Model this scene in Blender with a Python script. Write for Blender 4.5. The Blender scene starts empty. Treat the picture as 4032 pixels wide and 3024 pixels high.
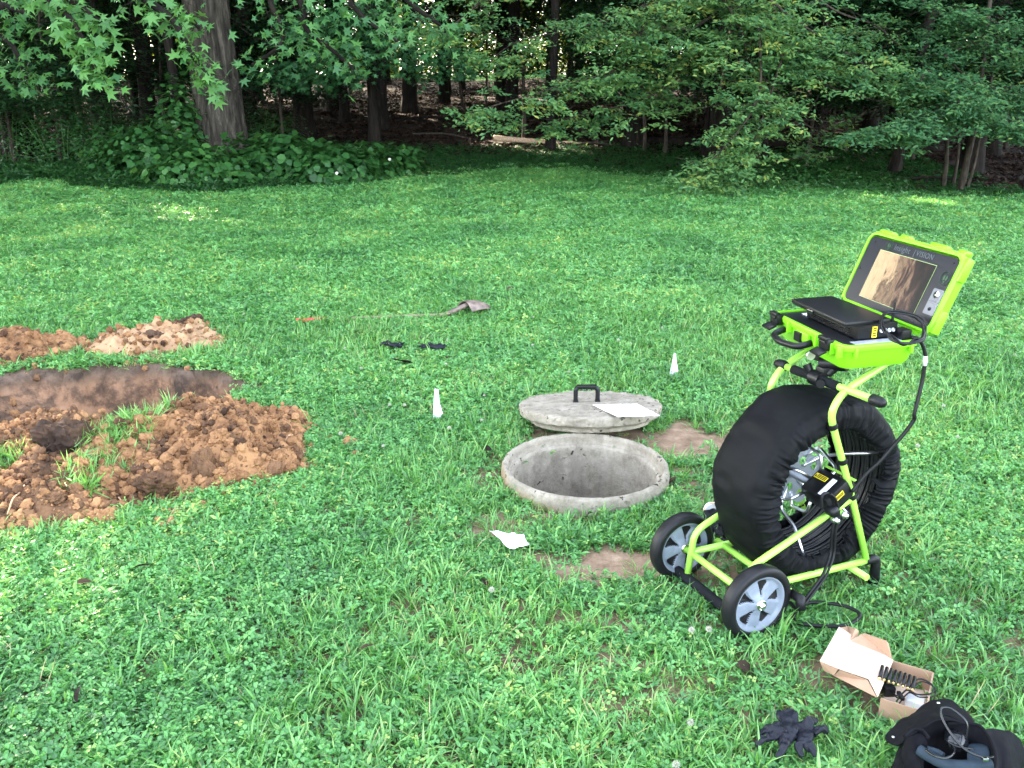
import bpy, bmesh, math, random
import numpy as np
from mathutils import Vector, Matrix, Quaternion, Euler
R_ = math.radians
random.seed(7); rng = np.random.default_rng(11)
sc = bpy.context.scene
COL = sc.collection
# ------------------------------------------------------------------ camera
F_PX, CX, CY, EYE, PIT = 3350., 2016., 1512., 1.55, R_(18.3)
cam = bpy.data.objects.new('camera', bpy.data.cameras.new('camera')); COL.objects.link(cam)
cam.data.sensor_width = 36; cam.data.lens = 36*F_PX/4032; cam.data.clip_start = .05; cam.data.clip_end = 600
cam.location = (0, 0, EYE); cam.rotation_euler = (math.pi/2-PIT, 0, 0); sc.camera = cam
# ------------------------------------------------------------------ light
SUN_EL, SUN_AZ = R_(30), R_(-35)          # azimuth from +Y towards +X
S = Vector((math.sin(SUN_AZ)*math.cos(SUN_EL), math.cos(SUN_AZ)*math.cos(SUN_EL), math.sin(SUN_EL)))
w = bpy.data.worlds.new('World'); sc.world = w; w.use_nodes = True
nt = w.node_tree; bg = nt.nodes['Background']; sky = nt.nodes.new('ShaderNodeTexSky')
sky.sky_type = 'NISHITA'; sky.sun_disc = False; sky.sun_elevation = SUN_EL; sky.sun_rotation = SUN_AZ
sky.air_density = 1.0; sky.dust_density = 2.0; sky.ozone_density = 1.0
hz = nt.nodes.new('ShaderNodeHueSaturation'); hz.inputs['Saturation'].default_value = .50   # milky summer sky
nt.links.new(sky.outputs[0], hz.inputs['Color']); nt.links.new(hz.outputs[0], bg.inputs[0]); bg.inputs[1].default_value = 0.15
sun = bpy.data.objects.new('sun', bpy.data.lights.new('sun', 'SUN')); COL.objects.link(sun)
sun.data.energy = 3.6; sun.data.angle = R_(.55); sun.data.color = (1, .86, .66)
sun.rotation_mode = 'QUATERNION'; sun.rotation_quaternion = S.to_track_quat('Z', 'Y')
sc.view_settings.view_transform = 'Standard'; sc.view_settings.look = 'None'
sc.view_settings.gamma = 1; sc.view_settings.use_curve_mapping = False
sc.view_settings.exposure = 3.74
sc.render.engine = 'CYCLES'
sc.cycles.max_bounces = 6; sc.cycles.transparent_max_bounces = 4; sc.cycles.use_denoising = True
sc.cycles.sample_clamp_indirect = 6
# ------------------------------------------------------------------ pixel -> space
_c, _s = math.cos(PIT), math.sin(PIT)
def ray(px, py):
    x = (px-CX)/F_PX; y = -(py-CY)/F_PX
    return Vector((x, _c+y*_s, -_s+y*_c))
EYEP = Vector((0, 0, EYE))
def at_z(px, py, z=0.): d = ray(px, py); return EYEP+d*((z-EYE)/d.z)
def at_y(px, py, y): d = ray(px, py); return EYEP+d*(y/d.y)
def at_d(px, py, dep): return EYEP+ray(px, py)*dep
def depth(p): return (p.y)*_c-(p.z-EYE)*_s
K = 4032/2212
def dz(x, y, z=0.): return at_z(x*K, y*K, z)      # 2212 px wide overview pixels
def dy(x, y, Y): return at_y(x*K, y*K, Y)
# ------------------------------------------------------------------ noise
def _h(ix, iy, seed):
    n = (ix*374761393+iy*668265263+seed*362437) & 0xffffffff
    n = ((n ^ (n >> 13))*1274126177) & 0xffffffff
    return ((n ^ (n >> 16)) & 0xffff)/65535.
def vn(x, y, seed=0):
    x = np.asarray(x, float); y = np.asarray(y, float)
    ix = np.floor(x).astype(np.int64); iy = np.floor(y).astype(np.int64)
    fx = x-ix; fy = y-iy; fx = fx*fx*(3-2*fx); fy = fy*fy*(3-2*fy)
    a, b, c, d = _h(ix, iy, seed), _h(ix+1, iy, seed), _h(ix, iy+1, seed), _h(ix+1, iy+1, seed)
    return (a+(b-a)*fx)*(1-fy)+(c+(d-c)*fx)*fy
def fbm(x, y, seed=0, o=4):
    s = 0; a = .5
    for i in range(o): s = s+a*vn(np.asarray(x)*2**i, np.asarray(y)*2**i, seed+i); a *= .5
    return s/(1-.5**o)
def ss(a, b, x): t = np.clip((x-a)/(b-a), 0, 1); return t*t*(3-2*t)
# ------------------------------------------------------------------ tags
def tag(o, label=None, cat=None, group=None, kind=None):
    if label: o['label'] = label
    if cat: o['category'] = cat
    if group: o['group'] = group
    if kind: o['kind'] = kind
    return o
def thing(name, label, cat, loc=(0, 0, 0), rz=0, group=None):
    o = bpy.data.objects.new(name, None); o.empty_display_size = .1; COL.objects.link(o)
    o.location = loc; o.rotation_euler = (0, 0, rz); return tag(o, label, cat, group)
def link(name, me, mat=None, parent=None):
    o = bpy.data.objects.new(name, me); COL.objects.link(o)
    if mat is not None:
        me.materials.clear()
        for m in (mat if isinstance(mat, (list, tuple)) else [mat]): me.materials.append(m)
    if parent is not None: o.parent = parent
    return o
def fast(name, V, Fs, smooth=False, attrs=None, midx=None):
    """V (n,3); Fs list of int arrays (m,k)"""
    me = bpy.data.meshes.new(name); V = np.asarray(V, np.float32)
    if isinstance(Fs, np.ndarray): Fs = [Fs]
    Fs = [np.asarray(f, np.int32) for f in Fs if len(f)]
    me.vertices.add(len(V)); me.vertices.foreach_set('co', V.ravel())
    nl = sum(f.size for f in Fs); nf = sum(len(f) for f in Fs)
    me.loops.add(nl); me.polygons.add(nf)
    if nl:
        me.loops.foreach_set('vertex_index', np.concatenate([f.ravel() for f in Fs]))
        tot = np.concatenate([np.full(len(f), f.shape[1], np.int32) for f in Fs])
        st = np.concatenate([[0], np.cumsum(tot)[:-1]]).astype(np.int32)
        me.polygons.foreach_set('loop_start', st)
        if smooth: me.polygons.foreach_set('use_smooth', np.ones(nf, bool))
        if midx is not None: me.polygons.foreach_set('material_index', np.asarray(midx, np.int32))
    for k, v in (attrs or {}).items():
        v = np.asarray(v, np.float32)
        if v.ndim == 1: a = me.attributes.new(k, 'FLOAT', 'POINT'); a.data.foreach_set('value', v)
        else: a = me.attributes.new(k, 'FLOAT_VECTOR', 'POINT'); a.data.foreach_set('vector', v.ravel())
    me.update(calc_edges=True); me.validate(); return me
# ------------------------------------------------------------------ bmesh builder
class MB:
    def __init__(s): s.b = bmesh.new()
    def _m(s, vs, M):
        if M is not None: bmesh.ops.transform(s.b, matrix=M, verts=vs)
    def box(s, c, d, bev=0, M=None, seg=2):
        r = bmesh.ops.create_cube(s.b, size=1); vs = r['verts']
        bmesh.ops.scale(s.b, vec=d, verts=vs)
        if bev > 0:
            es = list({e for v in vs for e in v.link_edges})
            rr = bmesh.ops.bevel(s.b, geom=es, offset=bev, segments=seg, affect='EDGES', profile=.6)
            vs = list({v for f in rr['faces'] for v in f.verts} | {v for v in vs if v.is_valid})
            # include faces kept from the cube
            seen = set(vs); st = list(vs)
            while st:
                v = st.pop()
                for e in v.link_edges:
                    for q in e.verts:
                        if q not in seen: seen.add(q); st.append(q)
            vs = list(seen)
        bmesh.ops.translate(s.b, vec=c, verts=vs); s._m(vs, M); return s
    def tube(s, pts, r, seg=12, caps=True, closed=False, M=None):
        P = [Vector(p) for p in pts]; n = len(P)
        rs = r if isinstance(r, (list, tuple, np.ndarray)) else [r]*n
        rings = []; prev = None
        for i in range(n):
            if closed: t = P[(i+1) % n]-P[i-1]
            else: t = P[min(i+1, n-1)]-P[max(i-1, 0)]
            t = t.normalized() if t.length > 1e-9 else Vector((0, 0, 1))
            if prev is None:
                a = Vector((0, 0, 1)) if abs(t.z) < .9 else Vector((1, 0, 0))
                x = t.cross(a).normalized()
            else:
                x = (prev-t*prev.dot(t))
                x = x.normalized() if x.length > 1e-6 else t.orthogonal().normalized()
            prev = x; y = t.cross(x)
            rings.append([s.b.verts.new(P[i]+(x*math.cos(k*2*math.pi/seg)+y*math.sin(k*2*math.pi/seg))*rs[i]) for k in range(seg)])
        m = n if closed else n-1
        for i in range(m):
            A, B = rings[i], rings[(i+1) % n]
            for k in range(seg):
                f = s.b.faces.new((A[k], A[(k+1) % seg], B[(k+1) % seg], B[k])); f.smooth = True
        if caps and not closed:
            s.b.faces.new(rings[0][::-1]); s.b.faces.new(rings[-1])
        if M is not None: s._m([v for q in rings for v in q], M)
        return s
    def lathe(s, prof, seg=48, axis='z', M=None, smooth=True, closed=False):
        rings = []
        for (r, h) in prof:
            q = []
            for k in range(seg):
                a = 2*math.pi*k/seg; c, d = r*math.cos(a), r*math.sin(a)
                q.append(s.b.verts.new((c, d, h) if axis == 'z' else (h, c, d)))
            rings.append(q)
        n = len(rings)
        for i in range(n if closed else n-1):
            A, B = rings[i], rings[(i+1) % n]
            for k in range(seg):
                try:
                    f = s.b.faces.new((A[k], A[(k+1) % seg], B[(k+1) % seg], B[k])); f.smooth = smooth
                except ValueError: pass
        if M is not None: s._m([v for q in rings for v in q], M)
        return s
    def prism(s, poly, z0, z1, M=None):
        a = [s.b.verts.new((x, y, z0)) for x, y in poly]; b = [s.b.verts.new((x, y, z1)) for x, y in poly]
        n = len(poly)
        s.b.faces.new(a[::-1]); s.b.faces.new(b)
        for i in range(n): s.b.faces.new((a[i], a[(i+1) % n], b[(i+1) % n], b[i]))
        s._m(a+b, M); return s
    def build(s, name, mat, parent=None, M=None, ang=None):
        bmesh.ops.recalc_face_normals(s.b, faces=s.b.faces)
        me = bpy.data.meshes.new(name); s.b.to_mesh(me); s.b.free()
        o = link(name, me, mat, parent)
        if M is not None: o.matrix_local = M
        if ang:
            me.polygons.foreach_set('use_smooth', np.ones(len(me.polygons), bool))
            me.set_sharp_from_angle(angle=R_(ang))
        return o
def cr(pts, n=6, closed=False):
    P = [Vector(p) for p in pts]; out = []; m = len(P)
    rgn = range(m) if closed else range(m-1)
    for i in rgn:
        if closed: a, b, c, d = P[i-1], P[i], P[(i+1) % m], P[(i+2) % m]
        else: a, b, c, d = P[max(i-1, 0)], P[i], P[i+1], P[min(i+2, m-1)]
        for k in range(n):
            t = k/n; out.append(.5*((2*b)+(c-a)*t+(2*a-5*b+4*c-d)*t*t+(3*b-a-3*c+d)*t**3))
    if not closed: out.append(P[-1])
    return out
def rounded(pts, r, n=5):
    P = [Vector(p) for p in pts]; out = [P[0]]
    for i in range(1, len(P)-1):
        a = (P[i-1]-P[i]); b = (P[i+1]-P[i]); q = min(r, a.length*.45, b.length*.45)
        A = P[i]+a.normalized()*q; B = P[i]+b.normalized()*q
        for k in range(n+1):
            t = k/n; out.append(A*(1-t)**2+P[i]*2*t*(1-t)+B*t*t)
    out.append(P[-1]); return out
def rpoly(w_, h_, r, n=5):
    out = []
    for cx, cy, a0 in ((w_/2-r, h_/2-r, 0), (-w_/2+r, h_/2-r, 90), (-w_/2+r, -h_/2+r, 180), (w_/2-r, -h_/2+r, 270)):
        for k in range(n+1):
            a = R_(a0+90*k/n); out.append((cx+r*math.cos(a), cy+r*math.sin(a)))
    return out
# ------------------------------------------------------------------ materials
def new_mat(name):
    m = bpy.data.materials.new(name); m.use_nodes = True; t = m.node_tree
    return m, t, t.nodes['Principled BSDF']
def ramp(t, stops):
    r = t.nodes.new('ShaderNodeValToRGB'); e = r.color_ramp.elements
    while len(e) < len(stops): e.new(.5)
    for i, (p, c) in enumerate(stops): e[i].position = p; e[i].color = (*c, 1)
    return r
def noise(t, scale, detail=4, rough=.6, coord='Object', vec=None):
    n = t.nodes.new('ShaderNodeTexNoise'); n.inputs['Scale'].default_value = scale
    n.inputs['Detail'].default_value = detail; n.inputs['Roughness'].default_value = rough
    if vec is None:
        c = t.nodes.new('ShaderNodeTexCoord'); vec = c.outputs[coord]
    t.links.new(vec, n.inputs['Vector']); return n
def mapping(t, scale=(1, 1, 1), coord='Object'):
    c = t.nodes.new('ShaderNodeTexCoord'); m = t.nodes.new('ShaderNodeMapping')
    m.inputs['Scale'].default_value = scale; t.links.new(c.outputs[coord], m.inputs['Vector']); return m.outputs[0]
def bump(t, b, h, strength=.4, dist=.01):
    n = t.nodes.new('ShaderNodeBump'); n.inputs['Strength'].default_value = strength; n.inputs['Distance'].default_value = dist
    t.links.new(h, n.inputs['Height']); t.links.new(n.outputs[0], b.inputs['Normal']); return n
def plain(name, col, rough=.5, metal=0, spec=.5, var=.12, vs=30, bmp=0, bscale=200, bdist=.001, coat=0):
    m, t, b = new_mat(name)
    n = noise(t, vs, 5); r = ramp(t, [(.3, tuple(c*(1-var) for c in col)), (.7, tuple(min(1, c*(1+var)) for c in col))])
    t.links.new(n.outputs[0], r.inputs[0]); t.links.new(r.outputs[0], b.inputs['Base Color'])
    b.inputs['Roughness'].default_value = rough; b.inputs['Metallic'].default_value = metal
    b.inputs['Specular IOR Level'].default_value = spec
    if coat: b.inputs['Coat Weight'].default_value = coat
    if bmp: bump(t, b, noise(t, bscale, 4).outputs[0], bmp, bdist)
    return m
def leafmat(name, stops, trans=.3, rough=.45, spec=.35, rnd=.25, patch=None):
    """colour runs along the ramp by the 'tint' attribute plus a random value per instance"""
    m, t, b = new_mat(name)
    a = t.nodes.new('ShaderNodeAttribute'); a.attribute_name = 'tint'
    oi = t.nodes.new('ShaderNodeObjectInfo')
    ad = t.nodes.new('ShaderNodeMath'); ad.operation = 'MULTIPLY_ADD'
    t.links.new(oi.outputs['Random'], ad.inputs[0]); ad.inputs[1].default_value = rnd; t.links.new(a.outputs['Fac'], ad.inputs[2])
    last = ad.outputs[0]
    if patch:
        g = t.nodes.new('ShaderNodeNewGeometry'); n = noise(t, patch, 3, .5, vec=g.outputs['Position'])
        q = t.nodes.new('ShaderNodeMath'); q.operation = 'MULTIPLY_ADD'; t.links.new(n.outputs[0], q.inputs[0]); q.inputs[1].default_value = .95
        t.links.new(last, q.inputs[2]); u = t.nodes.new('ShaderNodeMath'); u.operation = 'SUBTRACT'; t.links.new(q.outputs[0], u.inputs[0]); u.inputs[1].default_value = .475
        last = u.outputs[0]
    r = ramp(t, stops); t.links.new(last, r.inputs[0]); t.links.new(r.outputs[0], b.inputs['Base Color'])
    b.inputs['Roughness'].default_value = rough; b.inputs['Specular IOR Level'].default_value = spec
    if trans > 0:
        tr = t.nodes.new('ShaderNodeBsdfTranslucent'); mx = t.nodes.new('ShaderNodeMixShader'); mx.inputs[0].default_value = trans
        hs = t.nodes.new('ShaderNodeHueSaturation'); hs.inputs['Hue'].default_value = .47; hs.inputs['Value'].default_value = 1.6; hs.inputs['Saturation'].default_value = 1.1
        t.links.new(r.outputs[0], hs.inputs['Color']); t.links.new(hs.outputs[0], tr.inputs[0])
        o = t.nodes['Material Output']
        t.links.new(b.outputs[0], mx.inputs[1]); t.links.new(tr.outputs[0], mx.inputs[2]); t.links.new(mx.outputs[0], o.inputs[0])
    return m
M = {}
M['clover'] = leafmat('clover_leaf', [(0, (.022, .085, .026)), (.4, (.082, .26, .070)), (.75, (.17, .43, .12)), (1, (.42, .50, .13))], .3, .38, .6, rnd=.32, patch=.8)
M['grass'] = leafmat('grass_blade', [(0, (.03, .10, .028)), (.5, (.105, .30, .065)), (.85, (.22, .43, .12)), (1, (.34, .40, .15))], .3, .38, .6, rnd=.32, patch=.7)
M['straw'] = plain('dry_straw', (.42, .34, .18), .7)
M['leaf_star'] = leafmat('sweetgum_leaf', [(0, (.010, .042, .015)), (.5, (.036, .12, .038)), (1, (.085, .22, .05))], .3)
M['leaf_mid'] = leafmat('beech_leaf', [(0, (.012, .045, .016)), (.5, (.056, .155, .060)), (.9, (.14, .27, .075)), (1, (.28, .32, .07))], .3)
M['weed_painted_shade'] = leafmat('weed_leaf_painted_shade', [(0, (.006, .026, .008)), (.5, (.022, .085, .022)), (1, (.06, .17, .035))], .25)  # darker green stands in for shade where the lawn meets the wood
M['leaf_painted_shade'] = leafmat('understory_leaf_painted_shade', [(0, (.005, .018, .007)), (.6, (.012, .042, .014)), (1, (.035, .075, .02))], .3)  # leaf colour darkened to paint in the gloom inside the wood
M['leaf_far'] = leafmat('far_leaf_painted_sun', [(0, (.03, .06, .012)), (.5, (.10, .17, .03)), (1, (.24, .32, .06))], .5)  # brighter yellow-green paints sunlight onto the far foliage
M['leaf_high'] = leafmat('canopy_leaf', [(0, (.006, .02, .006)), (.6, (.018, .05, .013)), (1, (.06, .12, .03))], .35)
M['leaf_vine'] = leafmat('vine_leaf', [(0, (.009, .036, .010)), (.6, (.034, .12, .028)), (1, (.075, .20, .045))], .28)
M['litter'] = leafmat('dead_leaf', [(0, (.006, .0035, .0025)), (.5, (.014, .008, .006)), (1, (.065, .04, .026))], .1, .7, .2)
def soil(name, dark, mid, light, sc_=5, bm=.6):
    m, t, b = new_mat(name)
    g = t.nodes.new('ShaderNodeNewGeometry')
    n = noise(t, sc_, 8, .68, vec=g.outputs['Position']); r = ramp(t, [(.30, dark), (.46, mid), (.62, light), (.8, tuple(min(1, c*1.25) for c in light))])
    n2 = noise(t, sc_*14, 4, .7, vec=g.outputs['Position']); mx = t.nodes.new('ShaderNodeMath'); mx.operation = 'MULTIPLY_ADD'
    t.links.new(n2.outputs[0], mx.inputs[0]); mx.inputs[1].default_value = .22; 
    sb = t.nodes.new('ShaderNodeMath'); sb.operation = 'SUBTRACT'; t.links.new(n.outputs[0], sb.inputs[0]); sb.inputs[1].default_value = .11
    t.links.new(sb.outputs[0], mx.inputs[2])
    oi = t.nodes.new('ShaderNodeObjectInfo'); q = t.nodes.new('ShaderNodeMath'); q.operation = 'MULTIPLY_ADD'
    t.links.new(oi.outputs['Random'], q.inputs[0]); q.inputs[1].default_value = .16; t.links.new(mx.outputs[0], q.inputs[2])
    t.links.new(q.outputs[0], r.inputs[0]); t.links.new(r.outputs[0], b.inputs['Base Color'])
    b.inputs['Roughness'].default_value = .92; b.inputs['Specular IOR Level'].default_value = .2
    bump(t, b, noise(t, 60, 6, .7, vec=g.outputs['Position']).outputs[0], bm, .012); return m
M['soil_orange'] = soil('clay_soil_orange', (.070, .034, .017), (.17, .083, .038), (.32, .17, .08))
M['soil_brown'] = soil('topsoil_brown', (.022, .013, .009), (.068, .037, .022), (.17, .09, .047))
M['soil_tan'] = soil('sandy_clay_tan', (.15, .078, .038), (.30, .17, .085), (.40, .25, .14))
M['soil_dark'] = soil('clod_dark_soil', (.018, .012, .010), (.045, .028, .02), (.10, .058, .036))
# ground: soil under the turf, thatch and bare patches by noise
def ground_mat():
    m, t, b = new_mat('lawn_soil'); g = t.nodes.new('ShaderNodeNewGeometry')
    n = noise(t, 2.5, 8, .7, vec=g.outputs['Position'])
    r = ramp(t, [(.3, (.05, .036, .022)), (.5, (.10, .075, .045)), (.68, (.22, .15, .095))]); t.links.new(n.outputs[0], r.inputs[0])
    a = t.nodes.new('ShaderNodeAttribute'); a.attribute_name = 'bare'
    n3 = noise(t, 9, 7, .7, vec=g.outputs['Position']); r3 = ramp(t, [(.3, (.13, .085, .055)), (.52, (.27, .185, .125)), (.7, (.42, .30, .215))]); t.links.new(n3.outputs[0], r3.inputs[0])
    a2 = t.nodes.new('ShaderNodeAttribute'); a2.attribute_name = 'pit'
    n4 = noise(t, 5, 8, .72, vec=g.outputs['Position']); r4 = ramp(t, [(.36, (.055, .038, .028)), (.47, (.14, .085, .055)), (.56, (.30, .17, .10)), (.72, (.40, .24, .14))]); t.links.new(n4.outputs[0], r4.inputs[0])
    m1 = t.nodes.new('ShaderNodeMix'); m1.data_type = 'RGBA'; t.links.new(a.outputs['Fac'], m1.inputs[0]); t.links.new(r.outputs[0], m1.inputs[6]); t.links.new(r3.outputs[0], m1.inputs[7])
    m2 = t.nodes.new('ShaderNodeMix'); m2.data_type = 'RGBA'; t.links.new(a2.outputs['Fac'], m2.inputs[0]); t.links.new(m1.outputs[2], m2.inputs[6])
    sp = t.nodes.new('ShaderNodeSeparateXYZ'); t.links.new(g.outputs['Position'], sp.inputs[0]); zz_ = t.nodes.new('ShaderNodeMath'); zz_.operation = 'MULTIPLY_ADD'
    t.links.new(n4.outputs[0], zz_.inputs[0]); zz_.inputs[1].default_value = .18; t.links.new(sp.outputs['Z'], zz_.inputs[2])
    rz_ = ramp(t, [(0, (0, 0, 0)), (.075, (1, 1, 1))]); t.links.new(zz_.outputs[0], rz_.inputs[0])
    rz_.color_ramp.elements[0].position = .0; top_ = t.nodes.new('ShaderNodeMix'); top_.data_type = 'RGBA'; t.links.new(rz_.outputs[0], top_.inputs[0]); t.links.new(r4.outputs[0], top_.inputs[6])
    rt_ = ramp(t, [(.4, (.055, .038, .028)), (.6, (.15, .105, .078))]); t.links.new(n3.outputs[0], rt_.inputs[0]); t.links.new(rt_.outputs[0], top_.inputs[7]); t.links.new(top_.outputs[2], m2.inputs[7])
    a3 = t.nodes.new('ShaderNodeAttribute'); a3.attribute_name = 'far'
    m3 = t.nodes.new('ShaderNodeMix'); m3.data_type = 'RGBA'; t.links.new(a3.outputs['Fac'], m3.inputs[0]); t.links.new(m2.outputs[2], m3.inputs[6])
    n5 = noise(t, 30, 5, .7, vec=g.outputs['Position']); r5 = ramp(t, [(.35, (.02, .07, .018)), (.65, (.05, .16, .035))]); t.links.new(n5.outputs[0], r5.inputs[0]); t.links.new(r5.outputs[0], m3.inputs[7])
    t.links.new(m3.outputs[2], b.inputs['Base Color'])
    b.inputs['Roughness'].default_value = .95; b.inputs['Specular IOR Level'].default_value = .15
    bump(t, b, noise(t, 45, 7, .7, vec=g.outputs['Position']).outputs[0], .6, .012); return m
M['ground'] = ground_mat()
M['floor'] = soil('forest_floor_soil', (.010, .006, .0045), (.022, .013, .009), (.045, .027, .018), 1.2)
M['meadow'] = plain('far_meadow', (.10, .26, .04), .9, vs=2, var=.3)
def bark(name, a, b_, c, sxy=9, sz=1.4, bd=.03):
    m, t, b = new_mat(name)
    v = mapping(t, (sxy, sxy, sz)); n = noise(t, 1.6, 7, .7, vec=v)
    r = ramp(t, [(.35, a), (.52, b_), (.7, c)]); t.links.new(n.outputs[0], r.inputs[0]); t.links.new(r.outputs[0], b.inputs['Base Color'])
    b.inputs['Roughness'].default_value = .9; b.inputs['Specular IOR Level'].default_value = .2
    bump(t, b, n.outputs[0], .9, bd); return m
M['bark_oak'] = bark('oak_bark', (.010, .009, .007), (.040, .034, .026), (.11, .095, .075), 8, 1.1)
M['bark_dark'] = bark('forest_bark', (.005, .004, .003), (.013, .010, .008), (.035, .027, .02), 8, 1.5)
M['bark_pale'] = bark('sapling_bark', (.018, .014, .011), (.05, .04, .03), (.11, .09, .07), 14, 3, .01)
def concrete(name, stain=False):
    m, t, b = new_mat(name)
    n = noise(t, 11, 10, .8); r = ramp(t, [(.28, (.13, .11, .08)), (.48, (.29, .255, .20)), (.68, (.44, .395, .32))]); t.links.new(n.outputs[0], r.inputs[0])
    v = mapping(t, (14, 14, 1.2)); n2 = noise(t, 1.3, 6, .6, vec=v); r2 = ramp(t, [(.35, (.62, .62, .64)), (.6, (1, 1, 1))]); t.links.new(n2.outputs[0], r2.inputs[0])
    mx = t.nodes.new('ShaderNodeMix'); mx.data_type = 'RGBA'; mx.blend_type = 'MULTIPLY'; mx.inputs[0].default_value = .4
    t.links.new(r.outputs[0], mx.inputs[6]); t.links.new(r2.outputs[0], mx.inputs[7])
    vo = t.nodes.new('ShaderNodeTexVoronoi'); vo.inputs['Scale'].default_value = 26; c = t.nodes.new('ShaderNodeTexCoord')
    dn = noise(t, 30, 3, .6); mv = t.nodes.new('ShaderNodeMix'); mv.data_type = 'RGBA'; mv.inputs[0].default_value = .06
    t.links.new(c.outputs['Object'], mv.inputs[6]); t.links.new(dn.outputs['Color'], mv.inputs[7]); t.links.new(mv.outputs[2], vo.inputs['Vector'])
    rp = ramp(t, [(.14, (.12, .10, .08)), (.26, (1, 1, 1))]); t.links.new(vo.outputs['Distance'], rp.inputs[0])
    m2 = t.nodes.new('ShaderNodeMix'); m2.data_type = 'RGBA'; m2.blend_type = 'MULTIPLY'
    pm = noise(t, 6, 3, .5); pr = ramp(t, [(.47, (0, 0, 0)), (.56, (1, 1, 1))]); t.links.new(pm.outputs[0], pr.inputs[0]); t.links.new(pr.outputs[0], m2.inputs[0])
    t.links.new(mx.outputs[2], m2.inputs[6]); t.links.new(rp.outputs[0], m2.inputs[7])
    last = m2.outputs[2]
    if stain:   # ochre clay stain on the lower outer left side
        sp = t.nodes.new('ShaderNodeSeparateXYZ'); t.links.new(c.outputs['Object'], sp.inputs[0])
        ns = noise(t, 9, 5, .6)
        e = t.nodes.new('ShaderNodeMath'); e.operation = 'MULTIPLY_ADD'; t.links.new(sp.outputs['X'], e.inputs[0]); e.inputs[1].default_value = -2.2
        t.links.new(ns.outputs[0], e.inputs[2])
        e2 = t.nodes.new('ShaderNodeMath'); e2.operation = 'MULTIPLY_ADD'; t.links.new(sp.outputs['Z'], e2.inputs[0]); e2.inputs[1].default_value = -9; t.links.new(e.outputs[0], e2.inputs[2])
        # keep it off the inside wall
        ln = t.nodes.new('ShaderNodeVectorMath'); ln.operation = 'LENGTH'; cb = t.nodes.new('ShaderNodeCombineXYZ')
        t.links.new(sp.outputs['X'], cb.inputs[0]); t.links.new(sp.outputs['Y'], cb.inputs[1]); t.links.new(cb.outputs[0], ln.inputs[0])
        lt = t.nodes.new('ShaderNodeMath'); lt.operation = 'GREATER_THAN'; lt.inputs[1].default_value = .352; t.links.new(ln.outputs['Value'], lt.inputs[0])
        rs = ramp(t, [(.5, (0, 0, 0)), (.9, (.8, .8, .8))]); t.links.new(e2.outputs[0], rs.inputs[0])
        mu = t.nodes.new('ShaderNodeMath'); mu.operation = 'MULTIPLY'; t.links.new(rs.outputs[0], mu.inputs[0]); t.links.new(lt.outputs[0], mu.inputs[1])
        m3 = t.nodes.new('ShaderNodeMix'); m3.data_type = 'RGBA'; t.links.new(mu.outputs[0], m3.inputs[0]); t.links.new(last, m3.inputs[6]); m3.inputs[7].default_value = (.30, .20, .10, 1)
        last = m3.outputs[2]
    t.links.new(last, b.inputs['Base Color']); b.inputs['Roughness'].default_value = .88; b.inputs['Specular IOR Level'].default_value = .25
    bump(t, b, noise(t, 70, 8, .8).outputs[0], .8, .008); return m
M['concrete'] = concrete('riser_concrete', True); M['concrete_lid'] = concrete('lid_concrete')
M['lime'] = plain('lime_powder_coat', (.36, .72, .10), .24, var=.07, vs=14, spec=.6)
M['lime_case'] = plain('lime_case_plastic', (.20, .62, .012), .42, var=.04, vs=6, bmp=.1, bscale=500, bdist=.0006)
M['black'] = plain('black_plastic', (.005, .0055, .007), .42, spec=.35, var=.2)
M['black_rubber'] = plain('black_rubber', (.006, .006, .0075), .5, spec=.3, var=.25, bmp=.2, bscale=120, bdist=.001)
M['foam'] = plain('dark_foam_grip', (.009, .010, .012), .85, spec=.15, var=.3, vs=60, bmp=.4, bscale=300, bdist=.001)
M['black_gloss'] = plain('black_glossy', (.01, .011, .013), .16, var=.1)
M['panel'] = plain('graphite_panel', (.013, .015, .021), .30, var=.12, vs=4)
M['fabric'] = plain('black_nylon', (.004, .0045, .0055), .62, var=.3, vs=12, bmp=.15, bscale=300, bdist=.0005, spec=.12)
M['bagfab'] = plain('charcoal_bag_fabric', (.0045, .0045, .0065), .8, spec=.12, var=.3, vs=20, bmp=.4, bscale=500, bdist=.001)
M['slate'] = plain('slate_padding', (.018, .03, .042), .7, spec=.2, var=.15)
M['nitrile'] = plain('black_nitrile', (.007, .0085, .015), .5, spec=.25, var=.3, vs=25, bmp=.5, bscale=45, bdist=.006)
M['grey_rim'] = plain('grey_wheel_plastic', (.19, .22, .27), .45, var=.1, vs=40, bmp=.1, bscale=300, bdist=.0005)
M['steel'] = plain('galvanised_steel', (.78, .80, .83), .28, 1, var=.15)
M['chrome'] = plain('chrome', (.8, .8, .8), .12, 1, var=.02)
M['steel_plate'] = plain('brushed_plate', (.40, .44, .50), .5, .8, var=.1)
M['ctrl'] = plain('grey_control_plate', (.16, .17, .19), .4, .3, var=.06)
M['yellow'] = plain('yellow_label', (.80, .66, .03), .5, var=.05)
M['white'] = plain('white_label', (.72, .74, .76), .5, var=.08)
M['paper'] = plain('white_paper', (.84, .85, .88), .7, var=.04, vs=10, bmp=.2, bscale=20, bdist=.004)
M['flag'] = plain('white_flag_vinyl', (.82, .84, .88), .5, var=.04)
M['card'] = plain('cardboard', (.36, .225, .145), .85, var=.07, vs=40, bmp=.15, bscale=120, bdist=.001)
M['card_in'] = plain('cardboard_inside', (.62, .46, .37), .85, var=.04, vs=30)
M['glow_mark'] = plain('green_print', (.04, .11, .045), .4, var=.1)
M['glow_ring'] = plain('dark_green_print', (.02, .045, .025), .4, var=.1)
M['silver_print'] = plain('silver_print', (.10, .12, .125), .35, var=.1)
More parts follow.
